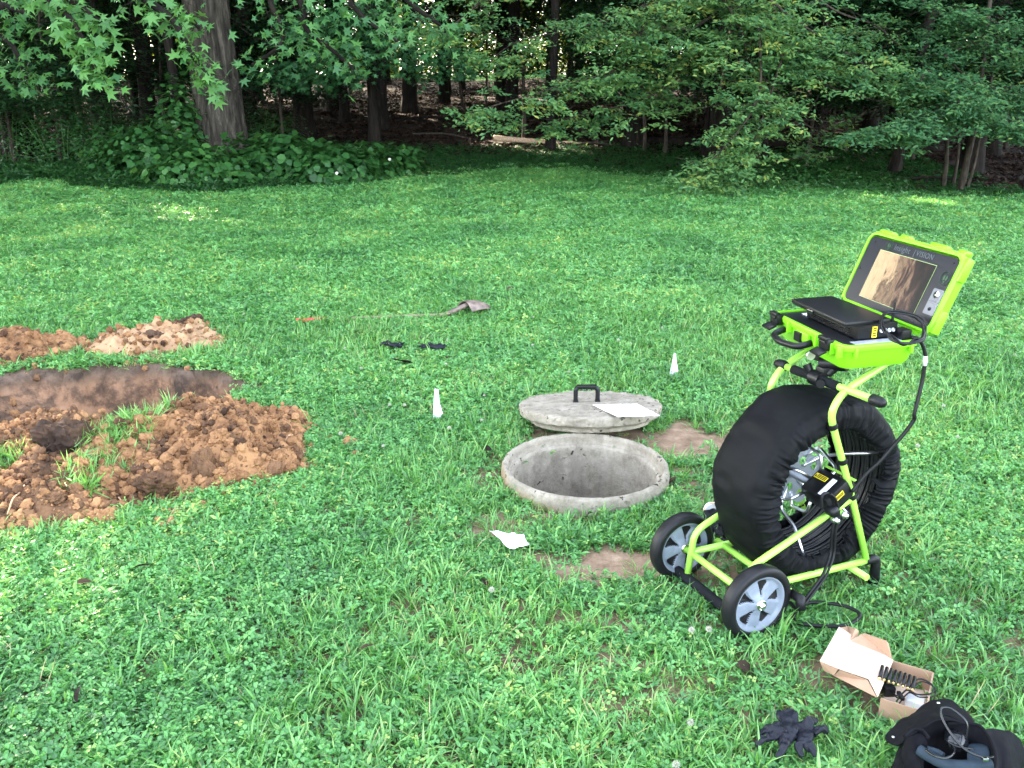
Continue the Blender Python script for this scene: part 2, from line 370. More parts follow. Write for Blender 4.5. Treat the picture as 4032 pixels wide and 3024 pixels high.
M['silver_bright'] = plain('silver_letter', (.25, .27, .28), .35, var=.05)
M['wood'] = bark('stripped_wood', (.30, .17, .09), (.55, .38, .25), (.72, .58, .44), 20, 20, .006)
M['ash'] = plain('ash_handle', (.20, .19, .10), .7, var=.2, vs=14)
M['red_paint'] = plain('red_handle_paint', (.62, .06, .05), .55, var=.15, vs=30)
M['shovel_steel'] = plain('rusty_shovel_steel', (.20, .15, .125), .55, .25, var=.6, vs=18)
M['root'] = plain('pale_root', (.46, .30, .17), .8, var=.2)
M['siding'] = plain('pale_siding', (.20, .21, .26), .7, var=.06)
M['roofing'] = plain('grey_shingle', (.09, .09, .10), .9, var=.3)
M['glass'] = plain('window_glass', (.03, .035, .045), .1)
M['petal'] = plain('clover_petal', (.46, .46, .36), .8, var=.5, vs=400)
M['stem'] = plain('flower_stem', (.08, .2, .05), .6)
def screen_mat():
    m, t, b = new_mat('camera_screen')
    c = t.nodes.new('ShaderNodeTexCoord'); sp = t.nodes.new('ShaderNodeSeparateXYZ'); t.links.new(c.outputs['Object'], sp.inputs[0])
    n = noise(t, 14, 5, .6); v = mapping(t, (26, 9, 1)); st = noise(t, 1.2, 6, .7, vec=v)
    st.inputs['Distortion'].default_value = .9
    a = t.nodes.new('ShaderNodeMath'); a.operation = 'MULTIPLY_ADD'; t.links.new(sp.outputs['X'], a.inputs[0]); a.inputs[1].default_value = -3.0; a.inputs[2].default_value = .01
    b2 = t.nodes.new('ShaderNodeMath'); b2.operation = 'MULTIPLY_ADD'; t.links.new(st.outputs[0], b2.inputs[0]); b2.inputs[1].default_value = 1.25; t.links.new(a.outputs[0], b2.inputs[2])
    r = ramp(t, [(.32, (.012, .012, .011)), (.46, (.05, .03, .024)), (.54, (.16, .10, .07)), (.64, (.30, .21, .13)), (.72, (.09, .06, .04)), (.82, (.52, .38, .23)), (1, (.66, .49, .29))])
    t.links.new(b2.outputs[0], r.inputs[0])
    b.inputs['Base Color'].default_value = (.01, .01, .01, 1); b.inputs['Roughness'].default_value = .35; b.inputs['Specular IOR Level'].default_value = .15
    t.links.new(r.outputs[0], b.inputs['Emission Color']); b.inputs['Emission Strength'].default_value = .13
    return m
M['screen'] = screen_mat()
# ------------------------------------------------------------------ terrain
RING = Vector((.315, 3.38, 0)); RR = .36
HEAPS = {  # name: cx, cy, rx, ry, h, seed, material
    'A': (-2.15, 3.46, .80, .62, .11, 3, 'soil_brown'),
    'B': (-1.48, 3.66, .54, .56, .105, 5, 'soil_orange'),
    'C': (-2.40, 5.58, .46, .46, .055, 8, 'soil_tan'),
    'D': (-3.45, 5.32, .66, .42, .07, 9, 'soil_orange'),
    'E': (-3.75, 4.60, .60, .50, .04, 12, 'soil_brown'),
}
def heap_e(k, x, y):
    cx, cy, rx, ry, h, sd, _ = HEAPS[k]
    return np.sqrt(((x-cx)/rx)**2+((y-cy)/ry)**2)+(fbm(x*4, y*4, sd, 3)-.5)*.55
def pit_e(x, y):
    a = np.sqrt(((x+2.22)/np.where(np.asarray(x) < -2.22, 1.0, .68))**2+((y-4.50)/.53)**2)+(fbm(x*4.5, y*4.5, 31, 5)-.5)*.55
    b = np.sqrt(((x+1.58)/.2)**2+((y-4.62)/.14)**2)+(fbm(x*5, y*5, 33, 3)-.5)*.4
    return a, b
def ground_z(x, y):
    x = np.asarray(x, float); y = np.asarray(y, float)
    t = np.clip(y, -20, 50)-15.2; base = .087*np.log1p(np.exp(np.clip(t/.9, -30, 60)))*.9
    base = base+(fbm(x*.35, y*.35, 71, 3)-.5)*.25*ss(18, 26, y)
    base = base+(fbm(x*.8, y*.8, 72, 3)-.5)*.05*ss(1.5, 3, np.hypot(x-.5, y-3))
    a, b = pit_e(x, y)
    d = np.maximum(.40*ss(1.0, .84, a)*(.12+.88*ss(-3.15, -2.35, x)), .07*ss(1.05, .6, b))
    rough = (fbm(x*9, y*9, 41, 5)-.5)*.17*ss(1.05, .75, a)
    return base-d+rough
def heap_h(k, x, y):
    cx, cy, rx, ry, h, sd, _ = HEAPS[k]
    e = heap_e(k, x, y); q = np.clip(1-e, 0, 1)
    lump = (fbm(x*7, y*7, sd+20, 5)-.5)*.20+np.abs(fbm(x*18, y*18, sd+40, 4)-.5)*.13
    z = h*np.minimum(1, q*1.9)**.75*(.40+1.2*fbm(x*3, y*3, sd+60, 2))+lump*np.minimum(1, q*4)
    if k == 'A': z = z+.02*np.exp(-(((x+2.5)/.35)**2+((y-3.45)/.3)**2))*np.minimum(1, q*3)
    return z-.03*(q <= .02)-.008
def surf_z(x, y):
    g = ground_z(x, y); z = g
    for k in HEAPS: z = np.maximum(z, g+heap_h(k, x, y))
    return z
def gz(x, y): return float(ground_z(np.array([x]), np.array([y]))[0])
def sz_(x, y): return float(surf_z(np.array([x]), np.array([y]))[0])
BARE = [(.90, 3.76, .56, .27, 1.0), (.80, 3.30, .16, .30, .7), (.38, 2.65, .36, .13, 1.0), (-.02, 2.90, .2, .08, .6), (-.10, 3.38, .10, .26, .7), (.10, 3.0, .3, .07, .7), (.66, 2.68, .26, .14, .8),
        (.80, 2.55, .25, .14, .7), (1.03, 3.6, .16, .12, .6), (-.7, 5.1, .22, .1, .35), (.37, 3.95, .36, .30, .9), (-1.05, 3.45, .2, .2, .5), (-1.1, 4.12, .16, .07, .7), (1.45, 2.2, .3, .2, .35), (-.1, 2.3, .4, .2, .4), (1.3, 2.7, .3, .5, .4), (.6, 2.0, .5, .15, .4), (-.5, 3.0, .3, .3, .4), (-.3, 4.3, .4, .2, .35), (.4, 2.25, .3, .12, .35)]
def bare(x, y):
    b = np.zeros_like(x)
    for cx, cy, rx, ry, s in BARE:
        e = np.sqrt(((x-cx)/rx)**2+((y-cy)/ry)**2)+(fbm(x*6, y*6, 51, 4)-.5)*1.1
        b = np.maximum(b, s*ss(1.15, .65, e))
    return b
EX = [-30, -12, -8, -5, -2, 0, 2.5, 5, 8, 12, 30]; EYY = [15, 16.6, 16.2, 15.4, 17.0, 18.0, 17.4, 16.0, 14.4, 13.6, 13]
def edge(x): return np.interp(x, EX, EYY)+(fbm(np.asarray(x)*.9, np.asarray(x)*0, 77, 3)-.5)*.9
def axis(a0, a1, step, lo, hi, g=1.13):
    c = list(np.arange(a0, a1, step)); s = step; v = c[-1]
    while v < hi: s = min(s*g, 2.5); v += s; c.append(v)
    s = step; v = c[0]; pre = []
    while v > lo: s = min(s*g, 2.5); v -= s; pre.append(v)
    return np.array(pre[::-1]+c)
gx = axis(-4.1, 1.5, .028, -60, 60); gy = axis(2.2, 6.4, .028, -12, 75, 1.09)
X, Y = np.meshgrid(gx, gy); Z = ground_z(X, Y)
rr = np.hypot(X-RING.x, Y-RING.y); Z = np.where(rr < .345, -1.35, Z)
V = np.stack([X.ravel(), Y.ravel(), Z.ravel()], 1)
ny, nx = X.shape; I = np.arange(nx*ny).reshape(ny, nx)
Q = np.stack([I[:-1, :-1].ravel(), I[:-1, 1:].ravel(), I[1:, 1:].ravel(), I[1:, :-1].ravel()], 1)
qc = V[Q].mean(1)
pa, pb = pit_e(V[:, 0], V[:, 1]); pit_a = np.maximum(ss(1.06, .99, pa), .8*ss(1.05, .9, pb))
AT = {'bare': bare(V[:, 0], V[:, 1]), 'pit': pit_a, 'far': ss(5, 11, V[:, 1])*.8}
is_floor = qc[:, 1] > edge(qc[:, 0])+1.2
is_mead = qc[:, 1] > 46.5
def submesh(name, mask, mat):
    f = Q[mask]; u, inv = np.unique(f, return_inverse=True)
    me = fast(name, V[u], inv.reshape(-1, 4), True, {k: v[u] for k, v in AT.items()})
    return tag(link(name, me, mat), kind='structure')
submesh('ground', ~is_floor & ~is_mead, M['ground'])
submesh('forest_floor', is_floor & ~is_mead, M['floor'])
submesh('meadow', is_mead, M['meadow'])
# spoil heaps
HL = {'A': ('wide brown heap of crumbly topsoil in front of the hole', 'heap of dug earth at the left edge'),
      'B': ('orange clay crumbs heaped at the right front of the hole', ''),
      'C': ('low tan sandy heap behind the hole, farther from the camera', ''),
      'E': ('low spread of brown soil left of the hole', ''),
      'D': ('orange brown soil heap behind the hole at the left edge of the photo', '')}
for k, (cx, cy, rx, ry, h, sd, mt) in HEAPS.items():
    st = .0125; xs = np.arange(cx-rx*1.35, cx+rx*1.35, st); ys = np.arange(cy-ry*1.35, cy+ry*1.35, st)
    x, y = np.meshgrid(xs, ys); e = heap_e(k, x, y); z = ground_z(x, y)+heap_h(k, x, y)
    i = np.arange(x.size).reshape(x.shape); q = np.stack([i[:-1, :-1].ravel(), i[:-1, 1:].ravel(), i[1:, 1:].ravel(), i[1:, :-1].ravel()], 1)
    keep = e.ravel()[q].max(1) < 1.04; q = q[keep]; u, inv = np.unique(q, return_inverse=True)
    v = np.stack([x.ravel(), y.ravel(), z.ravel()], 1)[u]-np.array([cx, cy, 0])
    o = link('dirt_heap', fast('dirt_heap', v, inv.reshape(-1, 4), True), M[mt]); o.location = (cx, cy, 0)
    tag(o, HL[k][0], 'dirt pile', 'dug out soil heaps around the hole')
# ------------------------------------------------------------------ scatter helpers
def inst_mesh(name, tv, tf, P, Rm, Sc, tint, mat, smooth=False):
    tv = np.asarray(tv, float); n = len(P); k = len(tv)
    W = np.einsum('nij,kj->nki', Rm, tv)*np.asarray(Sc).reshape(-1, 1, 1)+P[:, None, :]
    Fs = []
    for L in sorted({len(f) for f in tf}):
        a = np.array([f for f in tf if len(f) == L]); Fs.append((a[None]+(np.arange(n)*k)[:, None, None]).reshape(-1, L))
    return fast(name, W.reshape(-1, 3), Fs, smooth, {'tint': np.repeat(tint, k)})
def frames(nrm, spin):
    n = nrm/np.linalg.norm(nrm, axis=1, keepdims=True)
    a = np.stack([np.cos(spin), np.sin(spin), np.zeros_like(spin)], 1)
    x = a-n*(a*n).sum(1, keepdims=True); x /= np.linalg.norm(x, axis=1, keepdims=True)+1e-9
    return np.stack([x, np.cross(n, x), n], 2)
def rnd_n(n, up=1., sp=.6): return np.stack([rng.normal(0, sp, n), rng.normal(0, sp, n), np.full(n, up)], 1)
ELL = [(0, 0, 0), (.28, .19, .05), (.66, .17, .04), (1, 0, -.08), (.66, -.17, .04), (.28, -.19, .05), (.5, 0, 0)]
ELLF = [(0, 6, 2, 1), (6, 3, 2), (0, 5, 4, 6), (6, 4, 3)]
DIA = [(0, 0, 0), (.45, .26, .03), (1, 0, -.04), (.45, -.26, .03)]; DIAF = [(0, 3, 2, 1)]
def star():
    v = [(0, 0, 0)]; L = [1, .97, .78]; a = [0, 52, 108]
    pts = [(1, 0)]
    out = []
    for ang, r in ((0, 1), (26, .40), (52, .95), (80, .38), (108, .72), (150, .22), (180, .12), (210, .22), (252, .72), (280, .38), (308, .95), (334, .40)):
        # lobes with shoulders
        out.append((r*math.cos(R_(ang)), r*math.sin(R_(ang)), -.10*r*r+(.04 if r < .5 else 0)))
    v += out; f = [(0, i+1, (i+1) % 12+1) for i in range(12)]
    v = [(x+.12, y, z) for x, y, z in v]; return v, f
STAR, STARF = star()
def heart():
    out = [(0, 0, 0)]
    for ang, r in ((0, 1), (18, .72), (38, .80), (60, .62), (85, .66), (120, .55), (155, .42), (180, .18), (205, .42), (240, .55), (275, .66), (300, .62), (322, .80), (342, .72)):
        out.append((r*math.cos(R_(ang)), r*math.sin(R_(ang)), -.14*r*r))
    return [(x+.2, y, z) for x, y, z in out], [(0, i+1, (i+1) % 14+1) for i in range(14)]
HEART, HEARTF = heart()
# ------------------------------------------------------------------ turf tufts (templates for stuff)
tuft_col = {}
def tufts(key, makers):
    c = bpy.data.collections.new(key); tuft_col[key] = c
    for i, (vs, fs, tint, mat) in enumerate(makers):
        me = bpy.data.meshes.new(key); me.from_pydata(vs, [], fs)
        a = me.attributes.new('tint', 'FLOAT', 'POINT'); a.data.foreach_set('value', np.array(tint, np.float32))
        me.materials.append(mat); o = bpy.data.objects.new('%s_%02d' % (key, i), me); c.objects.link(o)
def blade(vs, fs, ti, base, az, ln, wd, bend, lean, tv, seg=4):
    i0 = len(vs); d = Vector((math.cos(az), math.sin(az), 0)); sd = Vector((-d.y, d.x, 0)); p = Vector(base); th = lean
    for k in range(seg+1):
        t = k/seg; ww = wd*(1-t**1.6)*.5*(0.75+.5*min(1, t*3)) if k < seg else 0
        if k < seg: vs.append(tuple(p-sd*ww)); vs.append(tuple(p+sd*ww+Vector((0, 0, ww*.3)))); ti += [tv-.12+.18*t]*2
        else: vs.append(tuple(p)); ti.append(tv+.1)
        th2 = lean+bend*t; p = p+(d*math.sin(th2)+Vector((0, 0, 1))*math.cos(th2))*(ln/seg)
    for k in range(seg-1): a = i0+2*k; fs.append((a, a+1, a+3, a+2))
    a = i0+2*(seg-1); fs.append((a, a+1, a+2))
def mk_clover(n, spread, sz):
    vs, fs, ti = [], [], []
    for _ in range(n):
        a = random.random()*6.283; r = spread*math.sqrt(random.random()); h = random.uniform(.010, .034)
        c = Vector((r*math.cos(a), r*math.sin(a), h)); tl = Euler((random.gauss(0, .45), random.gauss(0, .45), random.random()*6.28)).to_matrix()
        s = sz*random.uniform(.7, 1.25); tv = random.uniform(.1, .72)
        for l in range(3):
            al = l*2.094; i0 = len(vs)
            for (x, y, z) in ((.06, 0, 0), (.45, .36, .14), (.9, .40, .12), (1.05, 0, .0), (.9, -.40, .12), (.45, -.36, .14)):
                q = Vector((x*math.cos(al)-y*math.sin(al), x*math.sin(al)+y*math.cos(al), z))*s
                vs.append(tuple(c+tl@q)); ti.append(tv+random.uniform(-.05, .05))
            fs += [(i0, i0+1, i0+2, i0+3), (i0, i0+3, i0+4, i0+5)]
    return vs, fs, ti, M['clover']
def mk_weed(n, spread, sz, mat='clover'):
    vs, fs, ti = [], [], []
    for _ in range(n):
        a = random.random()*6.283; r = spread*math.sqrt(random.random())
        base = Vector((r*math.cos(a), r*math.sin(a), random.uniform(.004, .03)))
        for l in range(random.choice((3, 4, 5))):
            az = random.random()*6.28; i0 = len(vs); s = sz*random.uniform(.7, 1.4); up = random.uniform(.0, .7); tv = random.uniform(.1, .65)
            d = Vector((math.cos(az), math.sin(az), up)).normalized(); sd = Vector((-math.sin(az), math.cos(az), random.uniform(-.4, .4)))
            for (x, y, z) in ((0, 0, 0), (.35, .16, 0), (.7, .12, 0), (1, 0, -.15), (.7, -.12, 0), (.35, -.16, 0)):
                vs.append(tuple(base+(d*x+sd*y+Vector((0, 0, z)))*s)); ti.append(tv)
            fs += [(i0, i0+1, i0+2, i0+3), (i0, i0+3, i0+4, i0+5)]
    return vs, fs, ti, M[mat]
def mk_grass(n, spread, l0, l1, wd, lean=.55):
    vs, fs, ti = [], [], []
    for _ in range(n):
        a = random.random()*6.283; r = spread*math.sqrt(random.random())
        blade(vs, fs, ti, (r*math.cos(a), r*math.sin(a), -.004), a+random.gauss(0, 1), random.uniform(l0, l1), wd*random.uniform(.6, 1.3), random.uniform(.3, 1.5), abs(random.gauss(0, lean)), random.uniform(.15, .7))
    return vs, fs, ti, M['grass']
tufts('clover_tuft', [mk_clover(17, .05, .0105) for _ in range(4)]+[mk_weed(10, .05, .022) for _ in range(3)])
tufts('weed_tuft', [mk_weed(9, .05, .022) for _ in range(4)]+[mk_clover(10, .05, .011) for _ in range(2)])
tufts('shade_tuft', [mk_weed(9, .05, .022, 'weed_painted_shade') for _ in range(6)])  # weed tufts with shade painted into the leaf colour
tufts('grass_tuft', [mk_grass(15, .045, .025, .065, .0046, .8) for _ in range(4)]+[mk_grass(10, .03, .04, .10, .006, .7) for _ in range(2)])
tufts('tall_tuft', [mk_grass(7, .015, .08, .17, .007, .4) for _ in range(4)])
sv = mk_grass(6, .04, .05, .10, .002, 1.1); tufts('straw_tuft', [(sv[0], sv[1], sv[2], M['straw'])])
def scatter(name, P, rot, scl, idx, col, label, cat):
    me = fast(name, P, [], False, {'rot': rot, 'scl': scl})
    a = me.attributes.new('idx', 'INT', 'POINT'); a.data.foreach_set('value', idx.astype(np.int32))
    o = link(name, me); g = bpy.data.node_groups.new(name, 'GeometryNodeTree')
    g.interface.new_socket('Geometry', in_out='INPUT', socket_type='NodeSocketGeometry'); g.interface.new_socket('Geometry', in_out='OUTPUT', socket_type='NodeSocketGeometry')
    N = g.nodes.new; gi, go = N('NodeGroupInput'), N('NodeGroupOutput'); ci = N('GeometryNodeCollectionInfo'); ip = N('GeometryNodeInstanceOnPoints')
    ci.inputs[0].default_value = tuft_col[col]; ci.inputs[1].default_value = True; ci.inputs[2].default_value = True
    L = g.links.new; L(gi.outputs[0], ip.inputs['Points']); L(ci.outputs[0], ip.inputs['Instance']); ip.inputs['Pick Instance'].default_value = True
    for nm, ty, sk in (('rot', 'FLOAT_VECTOR', 'Rotation'), ('scl', 'FLOAT', 'Scale'), ('idx', 'INT', 'Instance Index')):
        na = N('GeometryNodeInputNamedAttribute'); na.data_type = ty; na.inputs[0].default_value = nm
        L([s for s in na.outputs if s.enabled][0], ip.inputs[sk])
    L(ip.outputs[0], go.inputs[0]); md = o.modifiers.new('scatter', 'NODES'); md.node_group = g
    return tag(o, label, cat, kind='stuff')
def field(dens, y0, y1, wide=.66, pad=.9):
    xm = y1*wide+pad; n = int(dens*(2*xm)*(y1-y0)); x = rng.uniform(-xm, xm, n); y = rng.uniform(y0, y1, n)
    k = np.abs(x) < y*wide+pad; return x[k], y[k]
FEET = []   # footprints with no turf
def cover(x, y):
    c = (1-.93*bare(x, y))**1.3
    for k in HEAPS: c = c*ss(.80, 1.06, heap_e(k, x, y))
    a, b = pit_e(x, y); c = c*ss(.98, 1.06, a)*ss(.9, 1.0, b)
    c = c*(np.hypot(x-RING.x, y-RING.y) > .368)*(y < edge(x)+.2)
    for (fx, fy, fr) in FEET: c = c*(np.hypot(x-fx, y-fy) > fr)
    return c
def sow(name, col, bands, frac, nvar, label, cat, thr=.5, smin=.8, smax=1.25, tilt=.15, extra=None):
    P, Rr, Sc = [], [], []
    for (d, y0, y1, s) in bands:
        x, y = field(d, y0, y1); f = frac(x, y)*cover(x, y); k = rng.random(len(x)) < f; x, y = x[k], y[k]
        P.append(np.stack([x, y, ground_z(x, y)-.003], 1)); Sc.append(rng.uniform(smin, smax, len(x))*s)
        Rr.append(np.stack([rng.normal(0, tilt, len(x)), rng.normal(0, tilt, len(x)), rng.uniform(0, 6.28, len(x))], 1))
    P = np.concatenate(P)
    return scatter(name, P, np.concatenate(Rr), np.concatenate(Sc), rng.integers(0, nvar, len(P)), col, label, cat)
BANDS = [(950, 1.2, 4.2, 1.0), (560, 4.2, 7.5, 1.2), (300, 7.5, 12, 1.6), (170, 12, 19.5, 2.1)]
def cl_frac(x, y):   # where clover rules the turf
    n = fbm(x*.9, y*.9, 91, 3); c = ss(.40, .58, n-.14*ss(-1.2, -.4, x)*ss(6.5, 4.5, y)+.28*ss(-.2, -1.2, x)*ss(3.2, 2.2, y)+.22*ss(5.5, 9, y))
    return c
FEET += [(1.03, 1.61, .11), (1.05, 1.90, .09), (.95, 2.0, .07), (.93, 2.10, .05)]
# ------------------------------------------------------------------ sun gaps (real openings in the canopy towards the sun)
SN = np.array(S)
GAPS = [((-5.5, 12.5, 0), 1.0, .85), ((-4.1, 12.2, 0), .8, .85), ((6.4, 13.3, 0), .8, 1), ((-1.95, 2.6, 0), .75, .97), ((-2.6, 4.1, 0), .3, .95),
        ((.3, 21.3, .6), 1.1, 1), ((1.6, 21.3, .6), .5, .95), ((-.8, 21.0, .5), .3, .9), ((7.5, 17.5, .5), .3, .9), ((10.5, 16.8, .3), .4, .9), ((-6.2, 12.9, 0), .4, .6),
        ((-4.5, 19, .4), .35, .8), ((4, 30, 1.2), .8, .9), ((-3, 28, 1.2), .6, .9), ((9, 25, 1), .8, .9), ((0, 34, 1.7), 1.2, .9), ((-9, 24, .9), .5, .8), ((9.6, 16.0, 1.5), .25, .9)]
def in_gap(P):
    k = np.zeros(len(P), bool)
    for (p, r, pr) in GAPS:
        d = P-np.array(p); t = d@SN; q = np.linalg.norm(d-t[:, None]*SN, axis=1)
        k |= (q < r*(.8+.4*vn(P[:, 0]*1.3, P[:, 2]*1.3, 5))) & (t > .8) & (rng.random(len(P)) < pr)
    return k
# ------------------------------------------------------------------ trees
def crown_arrays(seed, kind):
    r = np.random.default_rng(seed)
    if kind == 'high':
        nc, per, ls = 130, 120, .26; C = r.normal(0, 1, (nc, 3)); C /= np.linalg.norm(C, axis=1, keepdims=True); C *= r.uniform(.45, 1, (nc, 1))
        C = C*np.array([3.6, 3.6, 6.2])+np.array([0, 0, 11.2]); sp = np.array([.75, .75, .5])
    elif kind == 'full':
        nc, per, ls = 190, 110, .24; a = r.uniform(0, 6.28, nc); q = np.sqrt(r.uniform(.1, 1, nc))*3.1; z = 13*r.uniform(0, 1, nc)**1.4; q = q*(1-.5*z/13); C = np.stack([q*np.cos(a), q*np.sin(a), z+.1], 1); sp = np.array([.7, .7, .5])
    else:
        nc, per, ls = 90, 110, .13; a = r.uniform(0, 6.28, nc); q = np.sqrt(r.uniform(.02, 1, nc))*2.3; z = r.choice([1.9, 2.5, 3.1, 3.8, 4.6, 5.4, 6.2], nc)+r.normal(0, .15, nc)
        q = q*np.clip(1.2-(z-1.5)/8, .4, 1); C = np.stack([q*np.cos(a), q*np.sin(a), z-.12*q], 1); sp = np.array([.42, .42, .13])
    P = np.repeat(C, per, 0)+r.normal(0, 1, (nc*per, 3))*sp; n = len(P)
    nr = np.stack([r.normal(0, .55, n), r.normal(0, .55, n), np.ones(n)], 1); Rm = frames(nr, r.uniform(0, 6.28, n))
    return P, Rm, ls*r.uniform(.6, 1.3, n), np.clip(r.normal(.42, .2, n)+np.repeat(r.normal(0, .12, nc), per), 0, 1), C
CR = {('high', i): crown_arrays(100+i, 'high') for i in range(3)}; CR.update({('low', i): crown_arrays(200+i, 'low') for i in range(3)}); CR.update({('full', i): crown_arrays(300+i, 'full') for i in range(2)})
_tr = {}
def trunk_mesh(kind, i):
    if (kind, i) in _tr: return _tr[(kind, i)]
    m = MB(); rd = random.Random(i*7+len(kind)); H = 15 if kind == 'high' else (11 if kind == 'full' else 5.5)
    path = [Vector((rd.gauss(0, .012)*z*(z > .3), rd.gauss(0, .012)*z, z)) for z in np.linspace(-.3, H, 14)]
    P = cr(path, 3); m.tube(P, [1.0*(1-.75*max(0, p.z)/H)*(1.35-.35*min(1, max(0, p.z)/.5)) * (.055 if kind == 'low' else .2) for p in P], 12)
    for C in CR[(kind, i)][4][::6 if kind == 'high' else 4]:
        z = max(1.2, C[2]-rd.uniform(.8, 2)*(2 if kind == 'high' else .5)); z = min(z, H-.3); b = min(P, key=lambda p: abs(p.z-z)); c = Vector(C)
        r0 = (.07 if kind == 'high' else .016)
        m.tube([b, b.lerp(c, .5)+Vector((0, 0, .15)), c], [r0, r0*.6, r0*.25], 6)
    bmesh.ops.recalc_face_normals(m.b, faces=m.b.faces); me = bpy.data.meshes.new('trunk'); m.b.to_mesh(me); m.b.free(); _tr[(kind, i)] = me; return me
_cm = {}
def crown_mesh(kind, i, M4, mat):
    P, Rm, Sc, ti, _ = CR[(kind, i)]
    A = np.array(M4); W = P@A[:3, :3].T+A[:3, 3]; g = in_gap(W)
    if not g.any():
        if (kind, i) not in _cm: _cm[(kind, i)] = inst_mesh('crown', DIA, DIAF, P, Rm, Sc, ti, mat)
        return _cm[(kind, i)]
    k = ~g; return inst_mesh('crown', DIA, DIAF, P[k], Rm[k], Sc[k], ti[k], mat)
def tree(x, y, rad, kind, i, s, label, lean=(0, 0), bk='bark_dark', group='trees standing in the wood', cat='tree', nm=None, rz=None):
    t = thing(nm or ('understory_tree' if kind == 'low' else 'forest_tree'), None if isinstance(label, tuple) else label, cat, (x, y, gz(x, y)), random.random()*6.28 if rz is None else rz, group)
    if isinstance(label, tuple): LAB.append((label[0], label[1], t))
    t.scale = (s, s, s); t.rotation_euler = (lean[1], lean[0], t.rotation_euler.z)
    bpy.context.view_layer.update()
    M4 = Matrix.LocRotScale(t.location, t.rotation_euler, t.scale)
    tr = bpy.data.objects.new('trunk', trunk_mesh(kind, i)); COL.objects.link(tr); tr.parent = t
    if not tr.data.materials: tr.data.materials.append(M[bk])
    q = rad/s/(.055 if kind == 'low' else .2); tr.scale = (q if q < 1.6 else 1.6, q if q < 1.6 else 1.6, 1)
    me = crown_mesh(kind, i, M4, None); c = bpy.data.objects.new('crown', me); COL.objects.link(c); c.parent = t
    if not me.materials: me.materials.append(M['leaf_high'] if kind == 'high' else M['leaf_far'] if kind == 'full' else M['leaf_painted_shade'])
    return t
def px_x(dispx, y, z=1.): 
    d = (y*_c-(z-EYE)*_s); return (dispx*K-CX)/F_PX*d
SIDE = ['at the far left', 'left of the oak', 'right of the oak', 'left of the log', 'behind the pale log', 'behind drooping branches', 'right of drooping branches', 'at the far right']
def where(x, y):
    d = (x/(y*_c))*F_PX/K+CX/K
    return SIDE[int(np.searchsorted([150, 400, 640, 900, 1200, 1600, 1950], d))], d
TH = [(232, 20, .14), (300, 26, .12), (655, 23, .26), (745, 27, .15), (885, 29, .24), (970, 37, .10), (1000, 40, .12), (1090, 30, .28), (1350, 24, .09), (1365, 33, .2), (1545, 19, .17), (1760, 21, .16), (1880, 23, .2), (1930, 27, .15), (150, 24, .2), (60, 20, .16), (2150, 20, .17), (820, 44, .16), (1230, 45, .17), (560, 34, .2), (1700, 30, .18), (440, 28, .18)]
LAB = []
WORDS = ['slender', 'dark', 'straight', 'stout', 'shaded', 'tall']
def tlabel(x, y, rad, base):
    wq, d = where(x, y); dist = 'near the lawn edge' if y < 20.5 else ('mid wood' if y < 30 else 'deep in the wood' if y < 42 else 'beyond the wood')
    L = f'{base} {dist}, {wq}'; return (L, d)
for j, (dx, y, rad) in enumerate(TH):
    x = px_x(dx, y); tree(x, y, rad, 'high', j % 3, random.uniform(.9, 1.15), tlabel(x, y, rad, 'tall dark tree'), (random.gauss(0, .02), random.gauss(0, .02)))
# side and rear trees whose canopy shades the lawn
SIDET = [(-13, 16), (-17, 20), (-15, 25), (-20, 14), (-12, 31), (-19, 31), (-9, 36), (-24, 24), (12.5, 17), (15, 21), (14, 27), (18, 16), (9, 37), (-15, 40), (-26, 34), (17, 36), (-11, 19.5), (-23, 18), (-14, 10.5), (-19, 8), (-6, 43), (3, 41), (-9, 22), (-6, 30), (0, 27), (3, 22), (-2.5, 33), (-12.5, 27), (-21, 27), (-17, 36), (-30, 28), (-3.6, 24.5), (7, 28), (-10.9, 17.4), (2.9, 21.2), (5.4, 19.4), (9.2, 17.6), (13, 14.6), (-13, 19.5), (3.4, 25), (-6.5, 22)]
for j, (x, y, sc_) in enumerate([(-10.9, 16.9, .8), (-6.9, 18.9, .78), (-3.0, 19.7, .8), (.9, 20.6, .84), (4.3, 19.6, .8), (7.6, 17.4, .78), (11.2, 15.9, .8), (14.5, 14.2, .8)]):  # added trees, leaned so crowns out of view shade the lawn edge
    tree(x, y, .11, 'high', j % 3, sc_, tlabel(x, y, .2, 'slim leaning tree'), (0, .24), rz=0)
for j, (x, y) in enumerate(SIDET):
    tree(x, y, .2, 'high', j % 3, random.uniform(1., 1.2), tlabel(x, y, .2, 'tall leafy tree'), (random.gauss(0, .02), random.gauss(0, .02)))
LOW = [(120, 18.5, .75), (20, 18, .8), (350, 21, .85), (610, 20, .8), (1290, 21.5, .75), (1440, 20, .8), (1640, 18.5, .85), (1750, 18, .8), (1830, 20, .9), (1980, 19, .85), (2100, 18, .9), (2230, 17.5, .8), (-60, 17.5, .9), (240, 24, 1.), (520, 26, 1.), (1050, 29, 1.), (1500, 26, 1.), (1250, 31, .9), (900, 33, 1.1), (600, 30, 1.), (1900, 29, 1.), (2200, 26, 1.)]
for j, (dx, y, s) in enumerate(LOW):
    x = px_x(dx, y); tree(x, y, .04, 'low', j % 3, s*random.uniform(.9, 1.1), tlabel(x, y, .05, 'low spreading tree'), (random.gauss(0, .04), random.gauss(0, .04)), 'bark_pale', 'small understory trees below the canopy')
